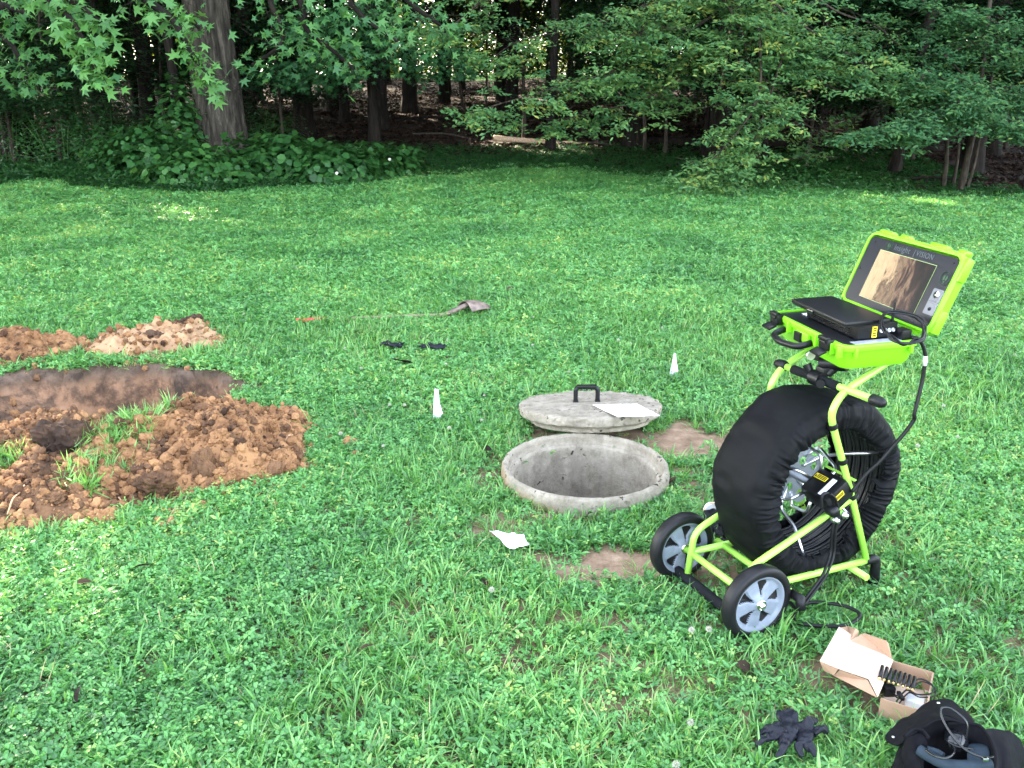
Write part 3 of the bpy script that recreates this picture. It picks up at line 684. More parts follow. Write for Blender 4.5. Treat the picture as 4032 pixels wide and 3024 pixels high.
FULL = [(-46, 50), (-40, 47), (-35, 51), (-30, 46), (-26, 50), (-21, 46), (-17.5, 51), (-13.5, 53), (-9.7, 52), (-7.2, 55), (-3.4, 56), (-.5, 53), (2.5, 57), (5.5, 54), (9, 55), (14, 52), (19, 54), (23, 52), (27, 48), (31, 51), (36, 47), (41, 50), (13, 57)]
for j, (x, y) in enumerate(FULL):
    tree(x, y, .22, 'full', j % 2, random.uniform(.8, 1.0), tlabel(x, y, .2, 'bushy full crowned tree'), (0, 0), group='bushy trees behind the wood')
for j, (dx, y, s_) in enumerate([(-40, 30, 1.9), (60, 34, 2.0), (170, 31, 1.7), (290, 35, 2.), (400, 31, 1.9), (500, 36, 2.), (590, 38, 1.8), (760, 37, 1.8), (960, 41, 1.5), (1070, 38, 1.7), (1180, 36, 1.8), (1300, 39, 1.9), (1390, 35, 1.7), (1500, 38, 2.), (1620, 33, 1.9), (1720, 37, 2.), (1840, 34, 1.9), (1950, 37, 2.1), (2060, 33, 1.9), (2180, 36, 2.), (2290, 31, 1.9), (330, 25, 1.2), (180, 22, 1.1), (60, 23, 1.2), (480, 23, .9), (1560, 22, 1.2), (1680, 24, 1.3), (1800, 24, 1.3), (1960, 23, 1.3), (2080, 24, 1.3), (2180, 21, 1.2), (1380, 23, 1.1)]):
    x = px_x(dx, y); tree(x, y, .06, 'low', (j+1) % 3, s_*.95, tlabel(x, y, .05, 'low spreading tree'), (random.gauss(0, .03), random.gauss(0, .03)), 'bark_dark', 'small understory trees below the canopy')
# far sunlit tree line beyond the meadow
for j, x in enumerate([-44, -37, -27, -22, -9, -3, 7, 13, 26, 33, 39]):
    y = 66+(j*37 % 11); tree(x, y, .2, 'high', j % 3, random.uniform(.7, .95), f'hazy tree beyond the far clearing, {["leftmost","second","third","fourth","fifth","sixth","seventh","eighth","ninth","tenth","rightmost"][j]} from the left', (0, 0), group='trees beyond the far clearing')
# thin sunlit saplings
def stem_tree(name, pts, r0, label, mat='bark_pale', leaves=None):
    b = Vector(pts[0]); t = thing(name, label, 'sapling', b, 0, 'bare thin saplings at the wood edge'); P = [Vector(p)-b for p in cr(pts, 4)]
    n = len(P); MB().tube(P, [r0*(1-.5*i/n) for i in range(n)], 8).build('trunk', M[mat], t)
    if leaves:
        P2, nn = [], leaves
        top = P[-1]; Pp = np.array(top)+rng.normal(0, 1, (nn, 3))*np.array([.5, .4, .25]); me = inst_mesh('crown', DIA, DIAF, Pp, frames(rnd_n(nn), rng.uniform(0, 6.28, nn)), rng.uniform(.06, .12, nn), rng.uniform(.2, .8, nn), None)
        link('crown', me, M['leaf_mid'], t)
    return t
def on(dx, Y): x = px_x(dx, Y); return Vector((x, Y, gz(x, Y)-.1))
for (d0, d1, yy, r, lb) in ((2055, 2052, 15.6, .045, 'thin grey sapling at the right wood edge, leftmost of the four stems'), (2075, 2082, 15.8, .035, 'thin grey sapling, second of the four stems at the right wood edge'),
                        (2098, 2108, 15.9, .04, 'thin grey sapling, third of the four stems at the right wood edge'), (2105, 2135, 15.4, .035, 'leaning sunlit sapling stem, rightmost of the four at the right wood edge'),
                        (1130, 1131, 21.6, .06, 'slim pale sapling standing in front of the sunlit fallen log'), (1395, 1385, 20.5, .05, 'thin sapling right of the fallen log'), (1000, 985, 30, .06, 'slim sapling left behind the fallen log')):
    b = on(d0, yy); tp = dy(d1, 215 if d0 > 2000 else 120, yy+.1); stem_tree('sapling', [b, b.lerp(tp, .35)+Vector((.03, 0, 0)), b.lerp(tp, .7), tp+Vector((0, 0, .4))], r, lb, leaves=160)
# ------------------------------------------------------------------ big oak
oy = 18.3; ob = Vector((px_x(487, oy, .3), oy, gz(px_x(487, oy, .3), oy)))
T = thing('oak_tree', 'large furrowed oak trunk leaning left above the vine bushes', 'tree', ob)
nz, na = 260, 168; zz = np.linspace(-.3, 12, nz); aa = np.linspace(0, 2*np.pi, na, endpoint=False); ZZ, AA = np.meshgrid(zz, aa, indexing='ij')
rad = (.50+.06*np.exp(-np.clip(ZZ, 0, None)/.5)-.018*np.clip(ZZ, 0, None))*(1+.035*np.sin(AA*3+1))
u = AA/(2*np.pi)*36; fur = np.abs(vn(u+(vn(u*.5, ZZ*2, 3)-.5)*1.5, ZZ*2.6, 8)-.5)*2
w_ = vn(np.where(u > 35, u-36, u), ZZ*9, 13); rad = rad-.045*(1-np.clip(fur*2.1, 0, 1))+.012*w_
dz0 = dy(440, 10, oy)-ob; lean = dz0.x/dz0.z
XX = rad*np.cos(AA)+lean*ZZ*.82; YY = rad*np.sin(AA)+.0*ZZ
i = np.arange(nz*na).reshape(nz, na); q = np.stack([i[:-1], np.roll(i, -1, 1)[:-1], np.roll(i, -1, 1)[1:], i[1:]], -1).reshape(-1, 4)
link('trunk', fast('trunk', np.stack([XX, YY, ZZ], -1).reshape(-1, 3), q, True), M['bark_oak'], T)
P, Rm, Sc, ti, _ = CR[('high', 1)]; P = P*1.25+np.array([lean*8, 0, .5]); k = ~in_gap(P+np.array(ob)) & (P[:, 2] > 5.2)
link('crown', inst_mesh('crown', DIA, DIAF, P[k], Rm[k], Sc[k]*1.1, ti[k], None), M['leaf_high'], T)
# ------------------------------------------------------------------ leafy sprays
def spray(path, n, spread, droop, size, tmpl, tf, tm=.5, face=.6, out=None, tsp=.16, clump=0):
    if clump:
        P = np.array([tuple(p) for p in cr(path, 8)]); m_ = max(6, n//clump); k = rng.integers(0, len(P), m_); t = k/len(P)
        C = P[k]+rng.normal(0, 1, (m_, 3))*np.array(spread)*(1.0-.4*t)[:, None]; C[:, 2] -= np.abs(rng.normal(0, 1, m_))*droop
        ax = rng.uniform(0, 6.28, m_); q = rng.integers(0, m_, n); u_ = rng.normal(0, .17, n); v_ = rng.normal(0, .07, n)
        W = C[q]+np.stack([u_*np.cos(ax[q])-v_*np.sin(ax[q]), u_*np.sin(ax[q])+v_*np.cos(ax[q]), rng.normal(0, .022, n)-np.abs(u_)*.35], 1)
        nr = rnd_n(n, .9, face*.8); nr[:, 1] -= .45
        return W, frames(nr, ax[q]+rng.normal(0, .9, n)), size*rng.uniform(.6, 1.2, n), np.clip(rng.normal(tm, tsp*.7, n)+rng.normal(0, tsp*.6, m_)[q], 0, 1)
    P = np.array([tuple(p) for p in cr(path, 8)]); k = rng.integers(0, len(P), n); t = k/len(P)
    off = rng.normal(0, 1, (n, 3))*np.array(spread)*(1.0-.45*t)[:, None]; off[:, 2] -= np.abs(rng.normal(0, 1, n))*droop
    W = P[k]+off; nr = rnd_n(n, .75, face); nr[:, 1] -= .55   # leaves hang facing the open lawn
    d = (P[np.minimum(k+1, len(P)-1)]-P[k]); spin = np.arctan2(d[:, 1], d[:, 0])+rng.normal(0, 1.1, n)
    Rm = frames(nr, spin); dip = rng.uniform(.1, .9, n)
    return W, Rm, size*rng.uniform(.6, 1.2, n), np.clip(rng.normal(tm, tsp, n), 0, 1)
def join(parts): return [np.concatenate([p[i] for p in parts]) for i in range(4)]
def twigs(m, path, r0, r1, n=10, ln=.5, thin=.006):
    P = cr(path, 8); m.tube(P, [r0+(r1-r0)*i/len(P) for i in range(len(P))], 7)
    for _ in range(n):
        b = random.choice(P[len(P)//6:]); e = b+Vector((random.gauss(0, ln), random.gauss(0, ln*.7), random.gauss(-.1, ln*.5)))
        m.tube([b, b.lerp(e, .5)+Vector((0, 0, .04)), e], [thin, thin*.7, thin*.4], 5)
# sweetgum: trunk stands left of the frame, branches hang in at the top left
SGb = Vector((-7.2, 8.6, 0)); T = thing('sweetgum_tree', 'near tree with star shaped leaves hanging into the top left of the picture', 'tree', SGb)
m = MB(); m.tube([Vector((0, 0, -.2)), Vector((0, 0, .3)), Vector((.1, 0, 3)), Vector((.2, .1, 7)), Vector((.2, .2, 13))], [.34, .28, .24, .18, .05], 16).build('trunk', M['bark_dark'], T)
SG = [(6.6, [(20, -90), (90, -10), (150, 40), (185, 100), (208, 158)], 150, .15), (6.8, [(60, -110), (110, -30), (160, 5), (235, 60)], 90, .15), (7.0, [(230, -110), (290, -20), (370, 40), (410, 110), (460, 178)], 150, .15), (7.2, [(300, -60), (350, 0), (400, 30), (430, 60)], 40, .15),
      (9.5, [(520, -90), (590, 20), (610, 90), (545, 140)], 90, .16), (9.8, [(600, -60), (660, 60), (720, 110), (765, 150)], 130, .16), (9.6, [(700, -60), (760, 10), (800, 50), (860, 90)], 120, .16), (10.5, [(-60, 20), (20, 90), (50, 150), (60, 175)], 150, .17), (10.2, [(820, -80), (880, 0), (930, 40), (960, 60)], 70, .16), (8.5, [(-40, -40), (10, 10), (60, 30)], 60, .16)]
parts = []; m = MB()
for Yd, pp, n, sz in SG:
    path = [dy(a, b, Yd)-SGb for a, b in pp]; st = Vector((.2, .2, 6.2)); full = [st, st.lerp(path[0], .55)+Vector((0, 0, .6)), path[0]]+path[1:]
    m.tube(cr(full, 6), [.05*(1-.85*i/(len(full)*6)) for i in range(len(cr(full, 6)))], 6)
    twigs(m, path, .008, .003, 14, .18, .003); parts.append(spray(path, int(n*1.25), (.105 if Yd < 8 else .26,)*2+(.07 if Yd < 8 else .15,), .07, sz*.50, STAR, STARF, .62 if Yd < 8 else .42))
m.build('limb', M['bark_dark'], T)
W, Rm, Sc, ti = join(parts); link('crown', inst_mesh('crown', STAR, STARF, W, Rm, Sc, ti, None), M['leaf_star'], T)
P, Rm, Sc, ti, _ = CR[('high', 0)]; P = P+np.array([0, .5, 1.]); k = ~in_gap(P+np.array(SGb)) & (P[:, 2] > 6.3); 
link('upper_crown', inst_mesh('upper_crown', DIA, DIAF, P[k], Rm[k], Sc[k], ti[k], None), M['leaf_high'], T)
# beech: drooping branches at the right centre
bY = 16.6; BB = Vector((px_x(1560, bY, .3), bY, gz(px_x(1560, bY, .3), bY))); T = thing('beech_tree', 'broad tree with pale leafy branches drooping to the ground right of centre', 'tree', BB)
m = MB(); m.tube(cr([Vector((0, 0, -.3)), Vector((-.05, 0, 1.2)), Vector((.05, -.1, 3)), Vector((.1, 0, 8))], 5), [.2-.008*i for i in range(16)], 14).build('trunk', M['bark_dark'], T)
BE = [(14.6, [(1600, -60), (1700, 30), (1790, 90), (1880, 150), (1985, 232)], 1500, (.5, .5, .28)), (14.8, [(1640, -40), (1730, 120), (1800, 190), (1930, 225)], 1100, (.4, .4, .3)),
      (14.3, [(1640, 60), (1640, 200), (1590, 290), (1500, 382)], 1000, (.35, .35, .22)), (14.5, [(1690, 120), (1650, 250), (1610, 340), (1570, 370)], 600, (.3, .3, .25)),
      (15.2, [(1560, 20), (1450, 90), (1330, 150), (1180, 195), (1010, 245)], 1300, (.4, .4, .18)), (15.3, [(1500, -30), (1380, 20), (1250, 60), (1120, 90), (1060, 130)], 1000, (.45, .4, .22)),
      (15.6, [(1560, 60), (1480, 150), (1400, 210), (1290, 240), (1200, 262)], 900, (.4, .4, .14)), (14.6, [(1500, -60), (1460, 0), (1400, 40), (1380, 90)], 700, (.5, .4, .3)), (14.9, [(1540, -30), (1600, 60), (1620, 130), (1700, 220)], 1000, (.5, .5, .35)),
      (15.8, [(1620, 160), (1700, 240), (1760, 280), (1800, 300)], 500, (.4, .4, .25)), (15.4, [(1100, -60), (1020, 20), (960, 60), (900, 40)], 500, (.4, .4, .22)), (15, [(1700, -60), (1800, 20), (1900, 60), (1960, 120)], 500, (.45, .4, .25))]
parts = []; m = MB()
for Yd, pp, n, spd in BE:
    path = [dy(a, b, Yd)-BB for a, b in pp]; st = Vector((0, 0, max(1.5, min(4.5, path[0].z)))); 
    m.tube(cr([st, st.lerp(path[0], .5)+Vector((0, 0, .2)), path[0]], 5), [.05-.002*i for i in range(11)], 7); twigs(m, path, .022, .006, 26, .4, .005)
    parts.append(spray(path, int(n*3.4), spd, .12, .092, ELL, ELLF, .5, .5, clump=46, tsp=.16))
m.build('limb', M['bark_pale'], T); W, Rm, Sc, ti = join(parts); k = ~in_gap(W+np.array(BB)); link('crown', inst_mesh('crown', ELL, ELLF, W[k], Rm[k], Sc[k], ti[k], None), M['leaf_mid'], T)
P, Rm, Sc, ti, _ = CR[('high', 2)]; k = ~in_gap(P+np.array(BB)) & (P[:, 2] > 5.); link('upper_crown', inst_mesh('upper_crown', DIA, DIAF, P[k], Rm[k], Sc[k], ti[k], None), M['leaf_high'], T)
# dogwood: flat layered foliage at the right edge
DB = on(2090, 15.2); T = thing('dogwood_tree', 'small tree with flat layered leaves over thin stems at the right edge', 'tree', DB)
m = MB(); m.tube([Vector((0, 0, -.1)), Vector((.1, 0, 1.2)), Vector((0, 0, 3.5))], [.06, .05, .03], 8).build('trunk', M['bark_pale'], T)
DW = [(14.0, [(2110, 200), (2020, 240), (1960, 262), (1885, 278)], 700), (13.9, [(2080, 230), (2010, 270), (1960, 285), (1910, 290)], 500), (13.8, [(2060, 215), (2130, 250), (2190, 270), (2240, 285)], 800), (14.2, [(2060, 170), (2110, 180), (2180, 200), (2240, 225)], 700), (14.4, [(2040, 120), (2120, 90), (2190, 110), (2240, 140)], 600), (14.3, [(2000, 150), (1990, 180), (2020, 200), (2060, 230)], 500), (14.5, [(2080, 20), (2130, 40), (2190, 60), (2240, 70)], 500), (14.6, [(1960, -20), (2020, 20), (2060, 60), (2100, 70)], 350)]
parts = []; m = MB()
for Yd, pp, n in DW:
    path = [dy(a, b, Yd)-DB for a, b in pp]; m.tube(cr([Vector((0, 0, path[0].z*.8)), path[0]], 4), [.02, .018, .016, .014, .012], 6); twigs(m, path, .012, .004, 14, .3, .004)
    parts.append(spray(path, int(n*3.2), (.32, .35, .09), .05, .092, ELL, ELLF, .40, .4, clump=40))
m.build('limb', M['bark_pale'], T); W, Rm, Sc, ti = join(parts); link('crown', inst_mesh('crown', ELL, ELLF, W, Rm, Sc, ti, None), M['leaf_mid'], T)
# maple between, farther: star leaves in the upper centre left
MBs = on(800, 20.5); T = thing('maple_tree', 'maple with layered leaves left of centre, behind the vine bushes', 'tree', MBs)
MB().tube(cr([Vector((0, 0, -.2)), Vector((.1, 0, 2)), Vector((0, 0, 6))], 4), [.13-.008*i for i in range(9)], 10).build('trunk', M['bark_dark'], T)
parts = []; m = MB()
for Yd, pp, n in [(18.2, [(820, 30), (900, 90), (960, 120), (1010, 160)], 420), (18.4, [(800, 60), (740, 120), (680, 160), (640, 180)], 420), (18.0, [(850, -20), (780, 30), (700, 60), (640, 80)], 450), (18.6, [(830, 60), (800, 120), (760, 160), (700, 180)], 420), (18.3, [(800, 60), (850, 120), (900, 150), (930, 170)], 260), (18.8, [(760, 60), (700, 120), (620, 150), (560, 160)], 350)]:
    path = [dy(a, b, Yd)-MBs for a, b in pp]; m.tube(cr([Vector((0, 0, max(1, path[0].z*.85))), path[0]], 4), [.03, .027, .024, .02, .018], 6); twigs(m, path, .014, .005, 10, .35, .005); parts.append(spray(path, n, (.42, .4, .13), .05, .10, STAR, STARF, .3, .45))
m.build('limb', M['bark_dark'], T); W, Rm, Sc, ti = join(parts); link('crown', inst_mesh('crown', STAR, STARF, W, Rm, Sc, ti, None), M['leaf_star'], T)
# ------------------------------------------------------------------ bushes
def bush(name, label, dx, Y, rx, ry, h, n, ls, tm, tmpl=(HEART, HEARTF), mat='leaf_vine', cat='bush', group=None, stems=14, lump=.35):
    x0 = px_x(dx, Y, .3); b = Vector((x0, Y, gz(x0, Y))); t = thing(name, label, cat, b, 0, group)
    a = rng.uniform(0, 6.283, n); el = np.arcsin(rng.uniform(.0, 1, n)); q = rng.uniform(.55, 1.05, n)*(1+lump*(fbm(a*2.2+dx, el*2.2, 17, 3)-.5)*2)
    D = np.stack([np.cos(a)*np.cos(el), np.sin(a)*np.cos(el), np.sin(el)], 1); P = D*q[:, None]*np.array([rx, ry, h])
    P[:, 2] = np.maximum(P[:, 2], .03)+np.array(ground_z(P[:, 0]+b.x, P[:, 1]+b.y))-b.z
    nr = D*.8+rng.normal(0, .4, (n, 3))+np.array([0, 0, .55]); me = inst_mesh('foliage', tmpl[0], tmpl[1], P, frames(nr, rng.uniform(0, 6.28, n)), ls*rng.uniform(.6, 1.2, n), np.clip(rng.normal(tm, .16, n), 0, 1), None)
    link('foliage', me, M[mat], t); m = MB()
    for _ in range(stems):
        k = random.randrange(n); e = Vector(P[k]); s0 = Vector((e.x*.3, e.y*.3, -.05)); m.tube([s0, s0.lerp(e, .5)+Vector((0, 0, .12)), e], [.008, .006, .003], 5)
    m.build('stem', M['stem'], t); return t
VG = 'vine bushes around the oak trunk'
bush('vine_bush', 'broad leaved vine bush in front of the oak trunk', 430, 16.0, 1.15, .8, .78, 1500, .105, .6, group=VG)
bush('vine_bush', 'dark vine bush left of the oak trunk', 325, 17.0, 1.2, .9, .98, 1500, .10, .4, group=VG)
bush('vine_bush', 'vine bush growing up the left side of the oak trunk', 400, 17.9, .6, .6, 1.9, 800, .10, .5, group=VG)
bush('vine_bush', 'vine bush right of the oak trunk with large leaves', 600, 16.9, 1.3, .9, .85, 1700, .11, .55, group=VG)
bush('vine_bush', 'vine bush with a white blossom, second right of the oak trunk', 720, 16.5, 1.15, .8, .72, 1400, .105, .45, group=VG)
bush('vine_bush', 'lower vine bush trailing off right towards the bare wood floor', 835, 17.4, 1.0, .8, .6, 900, .09, .35, group=VG)
SG2 = 'dark shrubs along the left wood edge'
for dx, Y, rx, h, lb in ((20, 18.6, 1.6, 2.3, 'leftmost dark shrub below the shaded trees'), (140, 18.2, 1.3, 1.7, 'dark shrub second from the left under the trees'), (245, 18.8, 1.2, 1.3, 'dark shrub just left of the vine bushes'), (560, 20.5, 1.3, 1.2, 'dark shrub behind the vine bushes, right of the oak')):
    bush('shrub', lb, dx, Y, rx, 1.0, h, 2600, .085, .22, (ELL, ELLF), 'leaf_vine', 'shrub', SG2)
for dx, Y, rx, h, lb in ((1580, 15.7, 1.0, .42, 'low ivy bush at the foot of the drooping branches'), (1740, 15.6, 1.3, .55, 'low leafy bush right of the drooping branches'), (1880, 15.4, .9, .3, 'small low bush left of the four thin stems')):
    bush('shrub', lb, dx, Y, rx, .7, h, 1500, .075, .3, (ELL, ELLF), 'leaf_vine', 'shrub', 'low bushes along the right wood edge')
for dx, dyy, Yd in ((728, 375, 15.7), (842, 345, 16.5)):
    b = dy(dx, dyy, Yd); m = MB(); m.lathe([(.001, 0), (.018, .008), (.030, .026), (.018, .018), (.001, .012)], 14, M=Matrix.Rotation(R_(70), 4, 'X'))
    o = m.build('blossom', M['petal'], None); o.location = b; tag(o, 'round white blossom on the vine bush' if dx < 800 else 'small white blossom at the right end of the vine bushes', 'flower')
# weeds along the wood edge, shade painted into their leaf colour (stuff)
def edge_weeds():
    n = 15000; x = rng.uniform(-15, 14, n); y = edge(x)+rng.uniform(-.6, 1, n)*1.3+.4; k = fbm(x*.8, y*.8, 61, 3) > .33; x, y = x[k], y[k]
    P = np.stack([x, y, ground_z(x, y)], 1); n = len(P)
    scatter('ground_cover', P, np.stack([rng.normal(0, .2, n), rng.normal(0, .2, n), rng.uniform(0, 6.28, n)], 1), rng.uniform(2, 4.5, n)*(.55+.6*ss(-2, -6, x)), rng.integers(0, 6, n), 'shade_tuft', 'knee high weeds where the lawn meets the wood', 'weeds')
edge_weeds()
def centre_cover():
    n = 16000; x = rng.uniform(-6, 9, n); y = rng.uniform(16.5, 22.5, n); k = (y > edge(x)-.3) & (rng.random(n) < ss(22.3, 18.5, y)*.9); x, y = x[k], y[k]
    P = np.stack([x, y, ground_z(x, y)], 1); n = len(P)
    scatter('ivy_cover', P, np.stack([rng.normal(0, .15, n), rng.normal(0, .15, n), rng.uniform(0, 6.28, n)], 1), rng.uniform(1.6, 2.6, n), rng.integers(0, 6, n), 'shade_tuft', 'low ground cover coloured dark for the shade of the trees', 'ground cover')
centre_cover()
# leaf litter on the forest floor (stuff)
def mk_litter():
    n = 26; P = np.stack([rng.uniform(-.25, .25, n), rng.uniform(-.25, .25, n), rng.uniform(.0, .03, n)], 1); Rm = frames(rnd_n(n, 1, .5), rng.uniform(0, 6.28, n)); tv = np.array(ELL)
    W = np.einsum('nij,kj->nki', Rm, tv)*(rng.uniform(.05, .12, n)).reshape(-1, 1, 1)+P[:, None]; W = W.reshape(-1, 3); fs = [tuple(np.array(f)+7*i) for i in range(n) for f in ELLF]
    return [tuple(v) for v in W], [tuple(int(q) for q in f) for f in fs], list(np.repeat(rng.uniform(.1, .8, n), 7)), M['litter']
tufts('litter_patch', [mk_litter() for _ in range(4)])
n = 9000; y = 15.5+32*rng.random(n)**1.3; x = rng.uniform(-1, 1, n)*(y*.72+2); k = y > edge(x)+.8; x, y = x[k], y[k]; n = len(x); P = np.stack([x, y, ground_z(x, y)+.005], 1)
scatter('leaf_litter', P, np.stack([np.zeros(n)+.05, np.zeros(n), rng.uniform(0, 6.28, n)], 1), rng.uniform(.8, 1.4, n), rng.integers(0, 4, n), 'litter_patch', 'brown dead leaves covering the floor of the wood', 'leaf litter')
# fallen log + branches
def log(name, label, cat, pts, r0, r1, mat, seg=14, kk=.2):
    b = Vector(pts[0]); P = [Vector(p)-b for p in cr(pts, 7)]; n = len(P); rr_ = [(r0+(r1-r0)*i/n)*(1+random.gauss(0, kk*.25)) for i in range(n)]
    o = MB().tube(P, rr_, seg).build(name, M[mat]); o.location = b; return tag(o, label, cat)
def onp(x, y, z=0): return Vector((x, y, gz(x, y)+z))
log('fallen_log', 'pale sunlit fallen log on the floor of the wood', 'log', [onp(-.45, 21.6, .18), onp(.2, 21.5, .14), onp(.9, 21.55, .08), onp(1.7, 21.7, .03)], .075, .04, 'wood')
log('fallen_branch', 'long dark fallen log running right from the sunlit log', 'log', [onp(2.7, 22.0, .06), onp(6.5, 21.0, .12), onp(10, 20.4, .08)], .13, .09, 'bark_dark')
FB = 'fallen branches on the forest floor'
for k_, (a, b, r, lb) in enumerate([((-2.6, 23), (-.9, 22.6), .035, 'thin fallen branch at the left of the sunlit log'), ((-3.5, 26.5), (-1.5, 26.9), .05, 'fallen branch deeper in the wood, left of centre'), ((5.5, 18.5), (7.2, 19.2), .04, 'fallen branch behind the drooping branches'), ((9.5, 16.4), (11.2, 17.4), .05, 'fallen branch beside the four thin stems'), ((1.2, 20.9), (2.6, 21.2), .03, 'thin stick lying just in front of the sunlit log'), ((7.0, 16.2), (8.6, 16.0), .03, 'crooked stick at the right lawn edge')]):
    o = log('fallen_branch', lb, 'branch', [onp(*a, .05), onp((a[0]+b[0])/2, (a[1]+b[1])/2+.1, .12), onp(*b, .04)], r, r*.5, 'bark_dark' if k_ % 2 else 'bark_pale', 8); o['group'] = FB
# ------------------------------------------------------------------ far house, driveway
H = thing('house', 'pale clapboard house seen through the leaves at the top right of centre', 'house', (17.5, 62, 3.1)); m = MB()
for k_ in range(30): m.box((0, .0, .12+k_*.2), (9.0, 6.0-.03*(k_ % 2), .196), 0)
m.build('wall', M['siding'], H); MB().prism([(-5, 0), (5, 0), (0, 3.2)], -3.6, 3.6, Matrix.Translation((0, 0, 6.1))@Matrix.Rotation(R_(90), 4, 'X')).build('roof', M['roofing'], H)
for wx in (-3, 0, 3):
    f = MB(); f.box((wx, -3.05, 3.2), (1.2, .10, 1.6), .01); f = f.build('window', M['white'], H); p_ = MB(); p_.box((wx, -3.11, 3.2), (1.0, .03, 1.4), 0); p_.build('pane', M['glass'], f)
pd = MB(); pd.box((0, 0, 0), (9, 2.2, .05)); o = pd.build('driveway', plain('asphalt', (.10, .10, .125), .9)); o.location = (11.5, 46, gz(11.5, 46)+.12); o.rotation_euler = (R_(4), 0, 0); tag(o, kind='structure')
# ------------------------------------------------------------------ concrete riser and lid
prof = [(.36, -.25), (.362, .045), (.357, .066), (.350, .073), (.340, .073), (.333, .064), (.330, .036), (.326, .03), (.316, .028), (.309, .02), (.307, -.2), (.307, -1.3)]
P_ = []
for i in range(len(prof)-1):
    a, b = prof[i], prof[i+1]; n_ = 14 if abs(a[1]-b[1]) > .15 else 3
    for k in range(n_): P_.append((a[0]+(b[0]-a[0])*k/n_, a[1]+(b[1]-a[1])*k/n_))
P_.append(prof[-1]); m = MB(); m.lathe(P_, 160)
for v in m.b.verts:
    a = math.atan2(v.co.y, v.co.x); nn = float(vn(np.array([a*20]), np.array([v.co.z*60+math.hypot(v.co.x, v.co.y)*90]), 4)[0])-.5; v.co.x *= 1+.006*nn; v.co.y *= 1+.006*nn
    if v.co.z > .02: v.co.z += .004*nn
riser = m.build('concrete_riser', M['concrete'], None, ang=50); riser.location = RING; tag(riser, 'open round concrete manhole ring sunk in the lawn', 'manhole')
o = MB().lathe([(.001, -1.24), (.306, -1.24)], 40).build('well_bottom', M['soil_dark']); o.location = RING; tag(o, kind='structure'); 
LC = Vector((.392, 4.012, .035)); lidM = Matrix.Translation(LC)@Matrix.Rotation(R_(-8.6), 4, 'X')@Matrix.Rotation(R_(-1.0), 4, 'Y')
lp = [(.001, 0), (.15, .0), (.30, .0), (.305, .018), (.318, .028), (.343, .033), (.352, .040), (.355, .074), (.349, .083), (.25, .087), (.12, .089), (.001, .090)]
P_ = []
for i in range(len(lp)-1):
    for k in range(4): P_.append((lp[i][0]+(lp[i+1][0]-lp[i][0])*k/4, lp[i][1]+(lp[i+1][1]-lp[i][1])*k/4))
P_.append(lp[-1]); m = MB(); m.lathe(P_, 220)
for v in m.b.verts:
    r_ = math.hypot(v.co.x, v.co.y); a = math.atan2(v.co.y, v.co.x); nn = float(fbm(np.array([a*13+40]), np.array([v.co.z*70+r_*30]), 6, 3)[0])-.5
    n3_ = float(fbm(np.array([a*40+90]), np.array([v.co.z*200+r_*60]), 66, 2)[0])-.5; kx = (.045*nn+.02*n3_) if r_ > .28 else .0; v.co.x *= 1+kx; v.co.y *= 1+kx; v.co.z += (.010*nn+.006*n3_)*(r_ > .1)*(1 if v.co.z > .03 else .3)
lid = m.build('manhole_cover', M['concrete_lid'], None, ang=60); lid.matrix_world = lidM; tag(lid, 'round concrete lid with black handle leaning on the far rim of the ring', 'manhole cover')
m = MB(); hw = .055
m.tube(rounded([(-hw, 0, 0), (-hw, 0, .078), (hw, 0, .078), (hw, 0, 0)], .022, 6), .0115, 8)
m.box((0, 0, .083), (.10, .028, .012), .003)
for k in (-.024, 0, .024): m.box((k, 0, .071), (.005, .024, .014), .001)
for s in (-1, 1): m.box((s*hw, 0, .004), (.026, .032, .012), .003)
hd = m.build('handle', M['black'], lid, Matrix.Translation((-.015, .012, .088))@Matrix.Rotation(R_(8), 4, 'X'), 40)
# sheets of paper / flags
def sheet(name, corners, label, cat, mat='paper', nx=14, ny=14, crump=.006, th=.0012, seed=1, group=None):
    A, B, C, D = [Vector(c) for c in corners]; o0 = (A+B+C+D)/4; vs = []
    for j in range(ny+1):
        for i in range(nx+1):
            u_, v_ = i/nx, j/ny; p = A*(1-u_)*(1-v_)+B*u_*(1-v_)+C*u_*v_+D*(1-u_)*v_
            d = float(fbm(np.array([u_*4+seed]), np.array([v_*4]), seed, 3)[0])-.5; vs.append(tuple(p-o0+Vector((0, 0, d*crump*4))))
    fs = [(j*(nx+1)+i, j*(nx+1)+i+1, (j+1)*(nx+1)+i+1, (j+1)*(nx+1)+i) for j in range(ny) for i in range(nx)]
    me = bpy.data.meshes.new(name); me.from_pydata(vs, [], fs); me.polygons.foreach_set('use_smooth', np.ones(len(fs), bool))
    o = link(name, me, M[mat]); o.location = o0; md = o.modifiers.new('thick', 'SOLIDIFY'); md.thickness = th; return tag(o, label, cat, group)
def z3(x, y): return 1800+x*.6028, 1350+y*.6028
def on_lid(px, py, h=.096):
    n_ = (lidM.to_3x3()@Vector((0, 0, 1))); p0 = lidM@Vector((0, 0, h)); d = ray(px, py); return EYEP+d*((p0-EYEP).dot(n_)/d.dot(n_))
sheet('paper_sheet', [on_lid(*z3(885, 402)), on_lid(*z3(1050, 484)), on_lid(*z3(1325, 474)), on_lid(*z3(1175, 398))], 'white sheet of paper lying on the concrete lid', 'paper', crump=.0015, seed=3)
g0 = .062
sheet('crumpled_paper', [at_z(*z3(210, 1225), g0), at_z(*z3(345, 1340), g0-.01), at_z(*z3(472, 1312), g0), at_z(*z3(420, 1245), g0+.02)], 'crumpled white paper in the grass in front of the ring', 'paper', crump=.006, seed=5)
